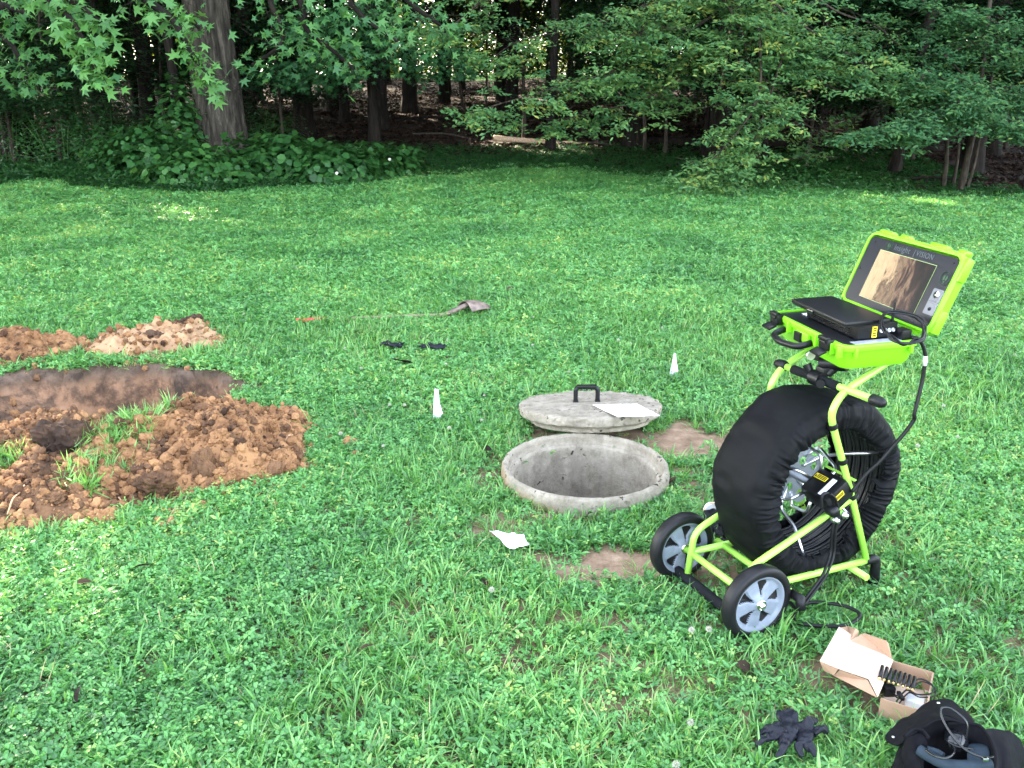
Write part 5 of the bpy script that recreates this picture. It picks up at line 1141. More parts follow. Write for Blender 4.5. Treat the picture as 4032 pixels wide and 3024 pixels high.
# ------------------------------------------------------------------ gloves
def glove(label, palm, cuff, tips, r=.011, mat='nitrile', z0=.04, pr=.03, name='glove', cuffmat=None, flat=.5, group=None, cat='glove'):
    palm = Vector(palm); vs = [palm]; es = []; rad = [(pr, pr*flat)]
    c = Vector(cuff); vs += [palm.lerp(c, .5), c]; es += [(0, 1), (1, 2)]; rad += [(pr*.9, pr*flat*.8), (pr*1.05, pr*flat*.6)]
    for t in tips:
        t = Vector(t); a = palm.lerp(t, .38); b_ = palm.lerp(t, .7)+Vector((random.gauss(0, .004), random.gauss(0, .004), .012)); i0 = len(vs); vs += [a, b_, t]; es += [(0, i0), (i0, i0+1), (i0+1, i0+2)]; rad += [(r*1.15, r*.9), (r, r*.8), (r*.75, r*.6)]
    me = bpy.data.meshes.new(name); me.from_pydata([tuple(v-palm) for v in vs], es, []); o = bpy.data.objects.new(name, me); COL.objects.link(o)
    sk = o.modifiers.new('s', 'SKIN'); 
    for i, rr_ in enumerate(rad): me.skin_vertices[0].data[i].radius = rr_
    me.skin_vertices[0].data[0].use_root = True
    sb = o.modifiers.new('b', 'SUBSURF'); sb.levels = 3; sb.render_levels = 3
    bpy.context.view_layer.update(); me2 = bpy.data.meshes.new_from_object(o.evaluated_get(bpy.context.evaluated_depsgraph_get())); bpy.data.objects.remove(o)
    n = len(me2.vertices); co = np.empty(n*3); me2.vertices.foreach_get('co', co); co = co.reshape(-1, 3); nz_ = fbm(co[:, 0]*38+5, co[:, 1]*38, 9, 3)-.5; n2 = fbm(co[:, 0]*90+5, co[:, 2]*90, 19, 2)-.5
    co[:, 2] = co[:, 2]*.85+nz_*.030+n2*.006; co[:, 0] += n2*.006; me2.vertices.foreach_set('co', co.ravel()); me2.polygons.foreach_set('use_smooth', np.ones(len(me2.polygons), bool))
    o = link(name, me2, M[mat]); o.location = palm; return tag(o, label, cat, group)
def P5(x, y, z=.05): return at_z(*q5(x, y), z)
glove('crumpled black nitrile glove in front of the bag, fingers to the left', P5(580, 930, .065), P5(515, 800, .055), [P5(310, 975, .05), P5(310, 1060, .045), P5(470, 1150, .045), P5(500, 1090, .045), P5(420, 920, .05)], .012, pr=.032)
glove('crumpled black nitrile glove in front of the bag, fingers to the right', P5(640, 990, .06), P5(690, 890, .06), [P5(820, 940, .05), P5(745, 860, .06), P5(745, 1130, .04), P5(640, 1140, .045), P5(700, 1100, .04)], .012, pr=.03)
glove('thin black glove in the grass, left of two behind the ring', dz(848, 744, .06), dz(868, 748, .06), [dz(822, 742, .05), dz(820, 746, .05), dz(835, 738, .06), dz(850, 750, .04), dz(872, 742, .05)], .012, pr=.028)
glove('thin black glove in the grass, right of two behind the ring', dz(938, 748, .06), dz(965, 750, .06), [dz(908, 752, .05), dz(905, 748, .05), dz(925, 742, .06), dz(940, 755, .04), dz(955, 744, .06)], .013, pr=.036)
def z4(x, y): return 2500+x*.3918, 1900+y*.3918
w1 = glove('dark work glove with pale cuff lying behind the far cart wheel', at_z(*z4(790, 400), .05), at_z(*z4(760, 270), .06), [at_z(*z4(760, 500), .04), at_z(*z4(840, 520), .04), at_z(*z4(900, 560), .04), at_z(*z4(960, 560), .04), at_z(*z4(900, 430), .04)], .013, mat='foam', pr=.035)
m = MB(); cf = at_z(*z4(745, 240), .065)-w1.location; c2 = at_z(*z4(770, 275), .06)-w1.location; m.tube([cf, cf.lerp(c2, .5), c2], [.022, .030, .030], 16); m.build('cuff', M['paper'], w1)
m = MB(); c3 = at_z(*z4(778, 290), .06)-w1.location; m.tube([c2, c2.lerp(c3, .6)], [.0312, .0308], 16, caps=False); m.build('cuff_trim', plain('orange_trim', (.45, .22, .03), .6), w1)
glove('dark work glove lying under the drum behind the cart axle', at_z(*z4(960, 610), .035), at_z(*z4(1080, 700), .03), [at_z(*z4(860, 560), .03), at_z(*z4(880, 600), .03), at_z(*z4(900, 650), .03), at_z(*z4(940, 680), .03), at_z(*z4(1000, 560), .03)], .013, mat='foam', pr=.03)
# ------------------------------------------------------------------ shovel
g1, g2 = dz(640, 693, .036), dz(962, 680, .032); tipv = dz(1058, 671, .01); sb_ = g1.copy(); T = thing('shovel', 'long handled shovel lying in the grass with red grip and rusty blade', 'shovel', sb_)
ra = g1.lerp(g2, .20); MB().tube([g1-sb_, ra-sb_], .019, 12).build('grip', M['red_paint'], T); MB().tube([ra-sb_, g2-sb_], .0145, 10).build('shaft', M['ash'], T)
bl = dz(1004, 672, .04)-sb_; e = tipv-sb_; dirb = (e-bl); Lb = dirb.length; dirb.normalize(); sd = Vector((-dirb.y, dirb.x, 0)).normalized(); upv = dirb.cross(sd)*-1; upv = upv if upv.z > 0 else -upv; vs = []
for i in range(15):
    t = i/14; wdt = .10*(1-max(0, (t-.5)/.5)**2.2) if t < 1 else .004
    for j in range(11):
        s = (j-5)/5; vs.append(tuple(bl+dirb*(Lb*t)+sd*(wdt*s)+Vector((0, 0, 1))*(.065*(1-s*s)*(1-.6*t)+.022*math.sin(t*3)+.01)))
me = bpy.data.meshes.new('blade'); me.from_pydata(vs, [], [(i*11+j, i*11+j+1, (i+1)*11+j+1, (i+1)*11+j) for i in range(14) for j in range(10)]); me.polygons.foreach_set('use_smooth', np.ones(140, bool))
o = link('blade', me, M['shovel_steel'], T); md = o.modifiers.new('t', 'SOLIDIFY'); md.thickness = .004
MB().tube([g2-sb_, bl+Vector((0, 0, .04)), bl+dirb*.08+Vector((0, 0, .07))], [.017, .02, .012], 10).build('socket', M['shovel_steel'], T)
# ------------------------------------------------------------------ cardboard box with battery holder
bz = .075; BL, BR, FR_, FLb = [P5(*c, bz) for c in ((1285, 450), (1615, 550), (1480, 800), (1180, 712))]
ux = ((BR-BL)+(FR_-FLb)).normalized(); uy = ((BL-FLb)+(BR-FR_)); uy = (uy-ux*uy.dot(ux)).normalized(); cB = (BL+BR+FR_+FLb)/4
bw = ((BR-BL).length+(FR_-FLb).length)/2; bd_ = ((BL-FLb).length+(BR-FR_).length)/2; BMx = Matrix((( ux.x, uy.x, 0, cB.x), (ux.y, uy.y, 0, cB.y), (0, 0, 1, 0), (0, 0, 0, 1)))
T = thing('cardboard_box', 'small open cardboard box with its long flap folded out, beside the bag', 'box', (0, 0, 0)); T.matrix_world = BMx; tk = .0022; zb0 = .012
m = MB(); m.box((0, 0, zb0), (bw, bd_, tk)); m.box((0, bd_/2, (bz+zb0)/2), (bw, tk, bz-zb0)); m.box((0, -bd_/2, (bz+zb0)/2), (bw, tk, bz-zb0)); m.box((bw/2, 0, (bz+zb0)/2), (tk, bd_-.003, bz-zb0)); m.build('tray', M['card'], T)
m = MB(); m.box((0, 0, zb0+.003), (bw-.006, bd_-.006, .0016)); m.box((bw/2-.0022, 0, (bz+zb0)/2), (.0012, bd_-.006, bz-zb0-.003)); m.build('lining', M['card_in'], T)
Bi = BMx.inverted(); 
def flapo(name, pts, mat='card', th=.0022):
    P = [Bi@p for p in pts]; me = bpy.data.meshes.new(name); me.from_pydata([tuple(p) for p in P], [], [tuple(range(len(P)))]); o = link(name, me, M[mat], T); md = o.modifiers.new('t', 'SOLIDIFY'); md.thickness = th; return o
hL = .085
a1, a2, a3, a4 = P5(1287, 452, bz), P5(1178, 712, bz), P5(768, 455, .075), P5(903, 216, .085)
am = P5(1112, 582, .078); am2 = P5(905, 512, .078)
flapo('lid_flap', [a1, a2, am, am2, a3, a4], 'card_in')
def up(px, py, base, dyy=.0): return at_y(*q5(px, py), base.y+dyy)
b1, b2 = P5(985, 322, .081), P5(1280, 446, bz)
flapo('side_flap', [b1+Vector((0, .001, .001)), b2+Vector((0, .001, .001)), up(1252, 325, b2, .02), up(1235, 308, b2, .02), up(1085, 256, b1, .02), up(1062, 262, b1, .02)])
c1, c2_ = P5(908, 218, .0855), P5(982, 318, .0815)
flapo('side_flap', [c1, c2_, up(1040, 268, c2_, .03), up(1045, 240, c2_, .03), up(1020, 222, c2_, .03), up(970, 208, c1, .03)])
d1, d2 = P5(772, 458, .074), P5(900, 510, .076); flapo('side_flap', [d1, d2, P5(870, 552, .05), P5(800, 520, .045)])
e1, e2, e3 = P5(912, 516, .076), P5(1108, 588, .076), P5(1172, 708, .073); flapo('side_flap', [e1, e2, e3, P5(1120, 680, .045), P5(870, 556, .045)])
# contents: row of black cells with gold ends, leads, white block
sL, sR = P5(1200, 540, .085), P5(1430, 620, .082); BS = thing('battery_strip', 'row of black batteries with gold tips lying in the cardboard box', 'batteries', sL)
dS = (sR-sL); n_ = 8
for k_ in range(n_):
    c = dS*(k_/(n_-1)); perp = Vector((.35*uy.x, .35*uy.y, 0)).normalized(); m = MB(); p0_, p1_ = c+perp*.026+Vector((0, 0, .006)), c-perp*.020; m.tube([p0_, p1_], .0048, 10); cell = m.build('battery', M['black'], BS)
    m = MB(); m.tube([p1_, p1_-perp*.006-Vector((0, 0, .001))], .003, 8); m.build('tip', plain('brass', (.8, .6, .25), .3, .8) if k_ == 0 else bpy.data.materials['brass'], cell)
m = MB(); bk = P5(1440, 740, .035); m.box((0, 0, 0), (.045, .036, .022), .004); o = m.build('white_adapter', M['white']); o.matrix_world = Matrix.Translation(bk)@BMx.to_3x3().to_4x4(); tag(o, 'white adapter block lying in the corner of the cardboard box', 'adapter')
m = MB(); pts_ = [P5(1250, 650, .05), P5(1320, 700, .06), P5(1400, 640, .075), P5(1470, 580, .085), P5(1560, 620, .085), P5(1560, 680, .08), P5(1460, 690, .07), P5(1380, 660, .065), P5(1310, 740, .045)]; bb = pts_[0].copy()
m.tube(cr([p-bb for p in pts_], 6), .0022, 7); m.tube(cr([p-bb+Vector((.004, -.006, -.004)) for p in pts_[::-1]], 6), .0018, 7); m.box(tuple(P5(1255, 660, .05)-bb), (.03, .022, .03), .004); m.box(tuple(P5(1340, 700, .06)-bb), (.010, .03, .01), .002)
o = m.build('charger_lead', M['black']); o.location = bb; tag(o, 'tangled black lead with plug inside the cardboard box', 'cable')
# ------------------------------------------------------------------ bag
def q6(x, y): return 3450+x*.2631, 2700+y*.2631
def B6(x, y, z): return at_z(*q6(x, y), z)
BG = thing('shoulder_bag', 'open black fabric bag at the bottom right corner of the lawn', 'bag', B6(1300, 1000, 0)); bb = BG.location.copy()
rim = [B6(430, 900, .15), B6(480, 700, .17), B6(700, 600, .19), B6(1000, 470, .20), B6(1300, 560, .20), B6(1560, 640, .19), B6(1720, 820, .18), B6(1790, 1050, .17), B6(1760, 1260, .15), B6(1300, 1330, .13), B6(800, 1330, .12), B6(520, 1150, .13)]
rimc = [p-bb for p in cr(rim, 6, True)]; n_ = len(rimc); cen = sum(rimc, Vector())/n_; vs = []; 
lv = [(.70, .08, -1), (.45, .06, -1), (1.0, 0.02, 0), (1.18, .30, 0), (1.16, .65, 0), (1.04, .93, 0), (1.0, 1.0, 0), (.95, .97, 0), (.88, .75, 0), (.80, .35, 0), (.4, .2, 0), (.02, .18, 0)][2:]
for li, (k_, zf_, _) in enumerate(lv):
    for i_, p in enumerate(rimc):
        a = i_/n_*6.283; q = cen+(p-cen)*(k_*(1+.06*(float(vn(np.array([a*3]), np.array([li*.7]), 44)[0])-.5)*2)); vs.append((q.x, q.y, p.z*zf_+.004))
fs = [(l*n_+i_, l*n_+(i_+1) % n_, (l+1)*n_+(i_+1) % n_, (l+1)*n_+i_) for l in range(len(lv)-1) for i_ in range(n_)]
me = bpy.data.meshes.new('body'); me.from_pydata(vs, [], fs); me.polygons.foreach_set('use_smooth', np.ones(len(fs), bool)); link('body', me, M['bagfab'], BG)
def cloth(name, grid, mat='bagfab', parent=BG, sub=3, th=.004, wr=.014, seed=1):
    nr, nc = len(grid), len(grid[0]); vs = [tuple(p-bb) for row in grid for p in row]; fs = [(r*nc+c, r*nc+c+1, (r+1)*nc+c+1, (r+1)*nc+c) for r in range(nr-1) for c in range(nc-1)]
    me = bpy.data.meshes.new(name); me.from_pydata(vs, [], fs); me.polygons.foreach_set('use_smooth', np.ones(len(fs), bool)); o = link(name, me, M[mat], parent)
    s = o.modifiers.new('s', 'SUBSURF'); s.levels = sub; s.render_levels = sub
    tx = bpy.data.textures.new('w', 'CLOUDS'); tx.noise_scale = .05; d = o.modifiers.new('d', 'DISPLACE'); d.texture = tx; d.strength = wr; d.mid_level = .5; t_ = o.modifiers.new('t', 'SOLIDIFY'); t_.thickness = th; return o
cloth('flap', [[B6(80, 790, .12), B6(350, 540, .13), B6(640, 350, .14), B6(850, 220, .15), B6(1000, 195, .15), B6(1150, 240, .15)], [B6(200, 860, .13), B6(450, 650, .16), B6(700, 480, .175), B6(900, 380, .185), B6(1060, 350, .185), B6(1330, 400, .175)], [B6(350, 940, .14), B6(500, 760, .18), B6(740, 620, .2), B6(930, 540, .21), B6(1200, 520, .21), B6(1560, 620, .19)]])
cloth('flap', [[B6(1560, 640, .19), B6(1750, 660, .165), B6(1930, 680, .15), B6(2060, 700, .14), B6(2130, 830, .11)], [B6(1690, 800, .18), B6(1800, 850, .17), B6(1940, 860, .165), B6(2090, 850, .13), B6(2180, 900, .06)], [B6(1780, 1050, .16), B6(1850, 1050, .15), B6(1950, 1010, .16), B6(2070, 1010, .13), B6(2200, 1050, .05)], [B6(1780, 1280, .14), B6(1860, 1280, .13), B6(1950, 1260, .14), B6(2080, 1260, .10), B6(2200, 1240, .04)]])
cloth('pocket', [[B6(430, 900, .15), B6(480, 720, .175), B6(600, 690, .185), B6(740, 760, .18)], [B6(390, 1000, .14), B6(520, 900, .17), B6(620, 900, .175), B6(760, 930, .16)], [B6(420, 1150, .12), B6(560, 1080, .15), B6(640, 1080, .15), B6(700, 1100, .14)], [B6(480, 1330, .10), B6(620, 1300, .12), B6(680, 1300, .12), B6(720, 1300, .11)]], seed=3)
for nm_, pts_, r0 in (('padding', [(640, 960), (800, 1060), (1000, 1160), (1250, 1200), (1500, 1190), (1700, 1160)], .0125), ('padding', [(760, 960), (900, 1000), (1000, 1060)], .009), ('seam', [(420, 760), (560, 650), (700, 670), (780, 780)], .004), ('seam', [(1060, 560), (1300, 560), (1540, 600), (1690, 780), (1790, 1030), (1790, 1300)], .004)):
    m = MB(); m.tube(cr([B6(a, b_, .172 if nm_ == 'padding' else .2)-bb for a, b_ in pts_], 6), r0, 10); m.build(nm_, M['slate'] if nm_ == 'padding' else M['bagfab'], BG)
cloth('padding', [[B6(1370, 900, .15), B6(1530, 860, .16), B6(1680, 930, .16)], [B6(1370, 1050, .15), B6(1530, 1030, .16), B6(1700, 1060, .16)], [B6(1350, 1180, .15), B6(1530, 1150, .155), B6(1680, 1160, .15)]], 'slate')
for (a, b_) in ((255, 768), (930, 258)):
    m = MB(); m.lathe([(.0036, 0), (.0036, .0014), (.002, .002), (.0005, .0022)], 14); o = m.build('eyelet', M['steel'], BG); o.location = B6(a, b_, .148 if a < 500 else .170)-bb
def lead(name, pts_, r, lab, cat='cable', mat='black_gloss'):
    P = [B6(*p) for p in pts_]; b0 = P[0].copy(); m = MB(); m.tube(cr([p-b0 for p in P], 7), r, 8); o = m.build(name, M[mat], None); o.location = b0; return tag(o, lab, cat)
lead('cable', [(1340, 800, .19), (1365, 600, .22), (1290, 470, .235), (1120, 340, .24), (990, 330, .24), (965, 400, .235), (1020, 560, .225), (1150, 760, .215), (1300, 930, .205), (1450, 1020, .20), (1620, 1070, .195), (1780, 1060, .19)], .0027, 'thin black cable looping out of the open bag')
lead('cable', [(740, 960, .19), (850, 1040, .195), (1000, 1085, .2), (1120, 1050, .2), (1170, 980, .19), (1140, 900, .17)], .0030, 'short thick black cable curled inside the open bag')
m = MB(); m.box((0, 0, 0), (.012, .008, .006), .001); o = m.build('buckle', M['chrome'], BG); o.location = B6(1630, 1095, .197)-bb
GG = thing('goggles', 'glossy black eyewear with a bright glint inside the open bag', 'glasses', B6(1200, 800, .16)); m = MB()
m.lathe([(.001, .018), (.014, .015), (.024, .008), (.028, 0)], 24, 'z', Matrix.Rotation(R_(35), 4, 'X')); m.build('lens', M['black_gloss'], GG); m = MB(); m.tube(cr([(-.028, 0, 0), (-.01, -.024, 0), (.03, -.03, -.002), (.06, -.034, -.004)], 5), .0024, 8); m.build('frame', M['black_gloss'], GG)
# ------------------------------------------------------------------ dirt clods, roots, dead leaves
cl = []
for s in range(6):
    b_ = bmesh.new(); bmesh.ops.create_icosphere(b_, subdivisions=4, radius=1)
    for v in b_.verts:
        p = v.co; nn = float(fbm(np.array([p.x*1.5+s*9+p.z]), np.array([p.y*1.5+p.z*1.2]), s+3, 4)[0])-.5; n2 = float(fbm(np.array([p.x*5+p.z*4+s]), np.array([p.y*5-p.z*3]), s+30, 3)[0])-.5; n4 = float(vn(np.array([p.x*9+s]), np.array([p.y*9+p.z*7]), 5)[0])-.5; v.co = p*(1+nn*1.0+n2*.5+n4*.22); v.co.z *= .68
    me = bpy.data.meshes.new('dirt_clod'); b_.to_mesh(me); b_.free(); cl.append(me)
def clod(x, y, s, mat, label, group=None, zz=None, k=0, sq=(1, 1, 1)):
    me = cl[k % 6]
    if me.materials and me.materials[0] != M[mat]: me = me.copy(); me.materials.clear()
    if not me.materials: me.materials.append(M[mat])
    o = bpy.data.objects.new('dirt_clod', me); COL.objects.link(o); o.location = (x, y, (sz_(x, y) if zz is None else zz)+s*.25); o.scale = (s*sq[0], s*sq[1], s*sq[2]); o.rotation_euler = (random.gauss(0, .4), random.gauss(0, .4), random.random()*6.28)
    return tag(o, label, 'clod', group)
clod(-1.97, 3.50, .115, 'soil_dark', 'biggest dark sod clod on the brown heap, with grass on its right side', sq=(1.1, .8, 1.15), k=1)
clod(-2.52, 3.33, .11, 'soil_dark', 'dark clod at the left end of the brown heap', sq=(1.2, .8, .9), k=2)
clod(-1.30, 3.32, .075, 'soil_brown', 'upright grey clod at the front edge of the orange heap', sq=(.7, .5, 1.7), k=3)
clod(-1.48, 3.20, .09, 'soil_brown', 'wide brown clod at the front of the orange heap', sq=(1.4, .8, .7), k=4)
clod(-1.58, 2.97, .055, 'soil_orange', 'pale clay clod on the grass in front of the brown heap', k=5)
clod(-1.06, 4.02, .045, 'soil_orange', 'lone clay clod on the grass right of the orange heap', k=0)
clod(-.77, 3.74, .042, 'soil_orange', 'clay clod on the grass farthest right of the heaps', k=1)
clod(-.72, 3.62, .025, 'soil_orange', 'small clay crumb on the grass beside the farthest clod', k=2)
clod(-2.34, 6.02, .085, 'soil_dark', 'dark clod on top of the tan heap behind the hole', sq=(1.2, .8, 1), k=3)
clod(-2.42, 5.52, .07, 'soil_dark', 'dark clod in front of the tan heap behind the hole', sq=(1.2, .8, .8), k=4)
clod(-1.03, 3.45, .03, 'soil_orange', 'small clay clod beside the front right end of the orange heap', k=5)
q_lab = {'A': 'smaller brown clods scattered over the wide brown heap', 'B': 'smaller orange clods scattered over the orange clay heap'}
for hk, cnt in (('A', 60), ('B', 55)):
    cx, cy, rx, ry, h, sd, mt = HEAPS[hk]; n_ = 0
    while n_ < cnt:
        x, y = cx+random.uniform(-1, 1)*rx, cy+random.uniform(-1, 1)*ry
        if float(heap_e(hk, np.array([x]), np.array([y]))[0]) > .96: continue
        s = random.uniform(.014, .040)*(1.2 if random.random() < .2 else 1); clod(x, y, s, random.choice(['soil_orange', 'soil_brown'] if hk == 'A' else ['soil_orange', 'soil_orange', 'soil_brown']), ('brown' if hk == 'A' else 'orange')+' soil clod, one of many alike crumbs on the '+('wide brown heap' if hk == 'A' else 'orange clay heap'), q_lab[hk], k=n_); n_ += 1
# crumbs (stuff)
cb = []
for s in range(3):
    for mt in ('soil_orange', 'soil_brown', 'soil_orange'):
        b_ = bmesh.new(); bmesh.ops.create_icosphere(b_, subdivisions=2, radius=1)
        for v in b_.verts: v.co *= 1+random.uniform(-.38, .38)
        vs = [tuple(v.co) for v in b_.verts]; b_.verts.index_update(); fs = [tuple(v.index for v in f.verts) for f in b_.faces]; b_.free(); cb.append((vs, fs, [0]*len(vs), M[mt]))
tufts('crumb', cb)
xs, ys = rng.uniform(-3.8, -.5, 60000), rng.uniform(2.8, 6.2, 60000); mk = np.zeros(60000, bool)
for k in HEAPS: mk |= heap_e(k, xs, ys) < (.99+.13*np.abs(rng.normal(0, 1, 60000))**1.5)
mk |= (pit_e(xs, ys)[0] < .7) & (rng.random(60000) < .2) 
mk &= rng.random(60000) < np.where(ys > 5.2, .13, .55); xs, ys = xs[mk], ys[mk]; n_ = len(xs); s_ = .004+.020*rng.random(n_)**4
scatter('soil_crumbs', np.stack([xs, ys, surf_z(xs, ys)+s_*.3], 1), rng.uniform(0, 6.28, (n_, 3)), s_, rng.integers(0, 9, n_), 'crumb', 'fine loose soil crumbs covering the dug heaps', 'soil crumbs')
# stripped log end and roots at the pit
a, b_ = dz(-30, 905, .02), dz(135, 897, .02); a.z = sz_(a.x, a.y)+.03; b_.z = sz_(b_.x, b_.y)+.02
m = MB(); P = [(a.lerp(b_, t)-a)+Vector((0, 0, .01*math.sin(t*9))) for t in np.linspace(0, 1, 16)]; m.tube(P, [.07*(1-.35*t)*(1+random.gauss(0, .05)) for t in np.linspace(0, 1, 16)], 16); o = m.build('root_log', M['wood']); o.location = a; tag(o, 'stripped pale wooden log lying at the left edge of the hole', 'log')
RT = [((150, 862), (190, 885), (215, 925), (240, 945), 'long pale root dangling down the left slope of the hole'), ((540, 742), (590, 735), (625, 722), (640, 716), 'thin pale root lying on the tan heap towards the grass'), ((20, 1130), (35, 1118), (48, 1100), (60, 1085), 'pale root stick at the front left of the brown heap'), ((255, 1075), (268, 1088), (275, 1105), (280, 1118), 'short root sticking out of the front of the brown heap'), ((600, 1000), (615, 985), (625, 975), (635, 968), 'root piece poking up at the right end of the orange heap'), ((590, 905), (600, 900), (615, 898), (630, 897), 'dry straw coloured root on the grass right of the hole')]
for i_, r in enumerate(RT):
    P = []
    for p in r[:4]:
        q = dz(p[0]/1.0*1 if i_ else 90+(p[0]-150)*1.2, p[1] if i_ else p[1]-35, .02); q.z = sz_(q.x, q.y)+.012; P.append(q)
    b0 = P[0].copy(); o = MB().tube(cr([p-b0 for p in P], 5), [.0035]*16, 6).build('root', M['root']); o.location = b0; tag(o, r[4], 'root', 'cut roots around the hole')
DLs = [(1092, 625, .08, 'orange brown dead leaf standing in the lawn behind the shovel'), (1576, 618, .06, 'small dead leaf far out in the lawn, left of the open case'), (882, 785, .12, 'large dark red dead leaf in the grass below the black gloves'), (965, 778, .05, 'small brown dead leaf right of the dark red leaf'), (812, 1396, .05, 'curled tan dead leaf alone in the front lawn'), (1583, 1436, .07, 'grey brown dead leaf left of the cardboard box'), (1272, 1112, .07, 'brown oak leaf against the front of the concrete ring'), (1058, 985, .07, 'tan dead leaf on the left of the concrete ring'), (1042, 970, .06, 'dark dead leaf on the left of the concrete ring, farther out'), (1465, 1032, .06, 'pale dead leaf on the bare soil right of the concrete ring'), (330, 1225, .06, 'brown dead leaf in the clover in front of the brown heap'), (178, 1480, .05, 'purple brown dead leaf in the clover at the front left'), (1048, 1270, .05, 'narrow brown leaf in the grass below the crumpled paper'), (40, 618, .05, 'reddish dead leaf at the left edge of the lawn'), (160, 1265, .05, 'pale bleached leaf in the clover near the brown heap'), (2110, 545, .05, 'dark dead leaf in the lawn right of the open case')]
for i_, (a, b_, s, lb) in enumerate(DLs):
    p = dz(a, b_, .04); n_ = 14; tv = STAR if i_ in (2, 6) else ELL; tf = STARF if i_ in (2, 6) else ELLF
    me = bpy.data.meshes.new('dead_leaf'); me.from_pydata([(x*s*(1.2 if tv is ELL else .8), y*s*1.4, z*s*3-.01*abs(x)) for x, y, z in tv], [], tf); at_ = me.attributes.new('tint', 'FLOAT', 'POINT'); at_.data.foreach_set('value', np.full(len(tv), [.75, .4, .15, .5, .8, .45, .5, .8, .25, .95, .55, .3, .5, .5, .95, .2][i_], np.float32))
    o = link('dead_leaf', me, M['litter']); o.location = (p.x, p.y, gz(p.x, p.y)+.045); o.rotation_euler = (random.gauss(.5, .2), random.gauss(0, .3), random.random()*6.28); s2 = o.modifiers.new('s', 'SUBSURF'); s2.levels = 2; s2.render_levels = 2; tag(o, lb, 'leaf', 'dead leaves lying on the lawn')
# clover blossoms, individual
m = MB()
for k_ in range(46):
    t = math.acos(1-1.6*(k_+.5)/46); f = k_*2.4; d = Vector((math.sin(t)*math.cos(f), math.sin(t)*math.sin(f), math.cos(t))); m.tube([d*.002, d*.008, d*.0135], [.0007, .0017, .0003], 4, caps=False)
bmesh.ops.recalc_face_normals(m.b, faces=m.b.faces); hme = bpy.data.meshes.new('flower_head'); m.b.to_mesh(hme); m.b.free(); hme.materials.append(M['petal'])
m = MB(); m.tube([(0, 0, -.06), (.003, 0, -.03), (0, 0, .002)], .0011, 5); sme = bpy.data.meshes.new('stem'); m.b.to_mesh(sme); m.b.free(); sme.materials.append(M['stem'])
spots = [(1495, 1352), (1532, 1350), (1493, 1546), (1462, 1636), (1062, 1262), (735, 928), (620, 655), (415, 700), (400, 720)]
rd = random.Random(3)
while len(spots) < 75:
    a, b_ = rd.uniform(0, 2212), 500+560*rd.random()**1.9
    if a < 620 and b_ > 690: continue
    if 1050 < a < 1500 and 820 < b_ < 1120: continue
    if rd.random() < (.35 if 850 < a < 1600 and b_ < 700 else .9): spots.append((a, b_))
for i_, (a, b_) in enumerate(spots):
    p = dz(a, b_, .06)
    if float(cover(np.array([p.x]), np.array([p.y]))[0]) < .4: continue
    lb = 'white clover blossom on a short stem, one of many alike in the lawn'
    if i_ < 9: lb = ['white clover blossom just left below the near cart wheel', 'white clover blossom below the near cart wheel, closer to it', 'white clover blossom left of the black gloves in front', 'white clover blossom at the bottom edge, left of the front gloves', 'white clover blossom in the grass below the crumpled paper', 'white clover blossom beside the orange heap', 'white clover blossom above the red shovel grip', 'white clover blossom right of the tan heap', 'white clover blossom at the back of the tan heap'][i_]
    t = thing('clover_blossom', lb, 'flower', (p.x, p.y, gz(p.x, p.y)+.038+.012*rd.random()), rd.random()*6.28, 'white clover blossoms in the lawn'); t.scale = (rd.uniform(.55, .9) if i_ > 8 else .85,)*3
    for nm_, me in (('flower_head', hme), ('stem', sme)): o = bpy.data.objects.new(nm_, me); COL.objects.link(o); o.parent = t
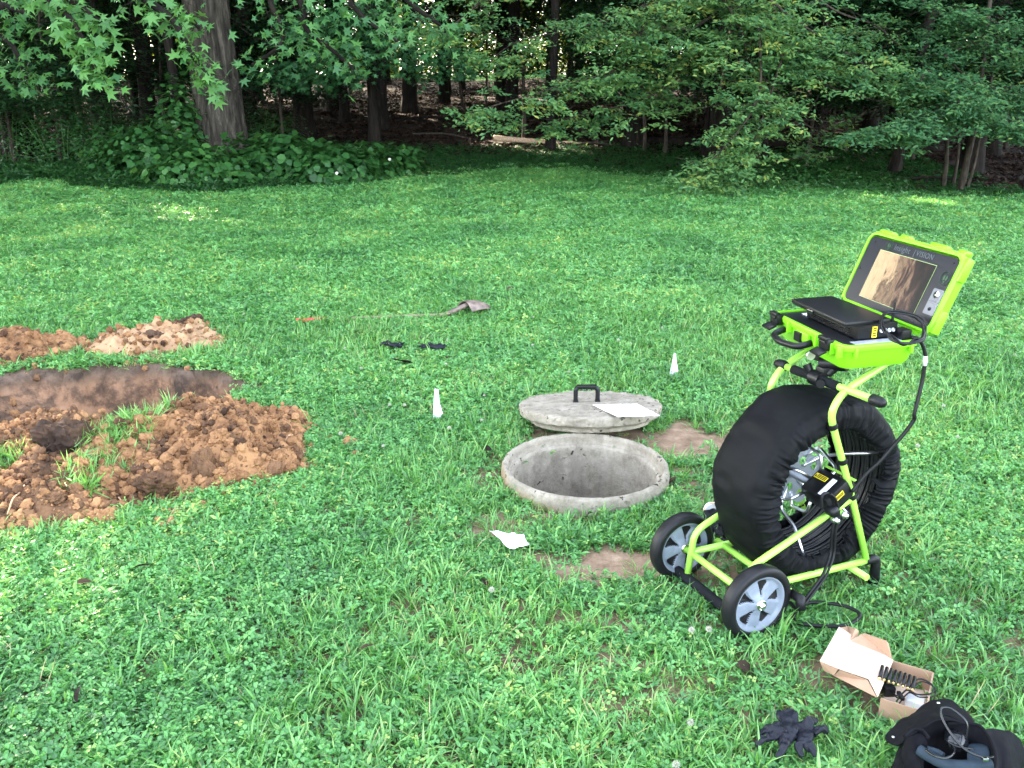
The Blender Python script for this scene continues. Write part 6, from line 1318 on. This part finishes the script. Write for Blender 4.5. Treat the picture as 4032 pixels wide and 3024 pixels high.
# ------------------------------------------------------------------ turf (stuff)
sow('clover', 'clover_tuft', BANDS, lambda x, y: .35+.65*np.maximum(cl_frac(x, y), ss(5, 8, y)), 7, 'dense low clover and small leaved weeds covering the lawn', 'clover')
sow('grass', 'grass_tuft', BANDS, lambda x, y: (1.0-.78*cl_frac(x, y))*(1-.8*ss(5.5, 10, y)), 6, 'green lawn grass with fine bent blades', 'grass')
sow('weeds', 'weed_tuft', [(420, 1.2, 6, 1.), (260, 6, 19, 1.5)], lambda x, y: .4+.6*(fbm(x, y, 95, 3) > .5), 6, 'broad leaved lawn weeds between the clover', 'weeds')
sow('tall_grass', 'tall_tuft', [(34, 1.2, 5, 1.), (8, 5, 8, 1.)], lambda x, y: .2+.8*ss(.42, .6, fbm(x*1.2, y*1.2, 96, 3)), 4, 'taller coarse grass tufts standing above the lawn', 'grass', tilt=.3)
sow('straw', 'straw_tuft', [(26, 1.2, 6, 1.)], lambda x, y: .25+.6*(fbm(x*1.5, y*1.5, 97, 3) > .55), 1, 'scattered dry straw in the lawn', 'straw')
# grass on the sod clod and the strip between the heaps
n_ = 260; xs = -1.75+rng.normal(0, .05, n_); ys = rng.uniform(3.1, 4.15, n_); xs[:60] = -1.80+rng.normal(0, .04, 60); ys[:60] = 3.62+rng.normal(0, .07, 60); xs[60:110] = -2.2+rng.normal(0, .06, 50); ys[60:110] = 3.38+rng.normal(0, .03, 50)
P = np.stack([xs, ys, surf_z(xs, ys)], 1)
scatter('sod_grass', P, np.stack([rng.normal(0, .5, n_), rng.normal(0, .5, n_), rng.uniform(0, 6.28, n_)], 1), rng.uniform(.8, 1.3, n_), rng.integers(0, 6, n_), 'grass_tuft', 'grass tufts surviving between the soil heaps', 'grass')

ORD = ['leftmost', 'second from left', 'third from left', 'fourth from left', 'fifth from left', 'sixth from left', 'seventh from left', 'eighth from left', 'ninth from left', 'tenth from left', 'eleventh from left', 'twelfth from left', 'thirteenth from left', 'fourteenth from left', 'fifteenth from left']
byl = {}
for L, d, t in LAB: byl.setdefault(L, []).append((d, t))
for L, q in byl.items():
    q.sort(key=lambda z: z[0])
    for i_, (d, t) in enumerate(q): t['label'] = L if len(q) == 1 else L+', '+(ORD[min(i_, 14)] if i_ < len(q)-1 else 'rightmost')
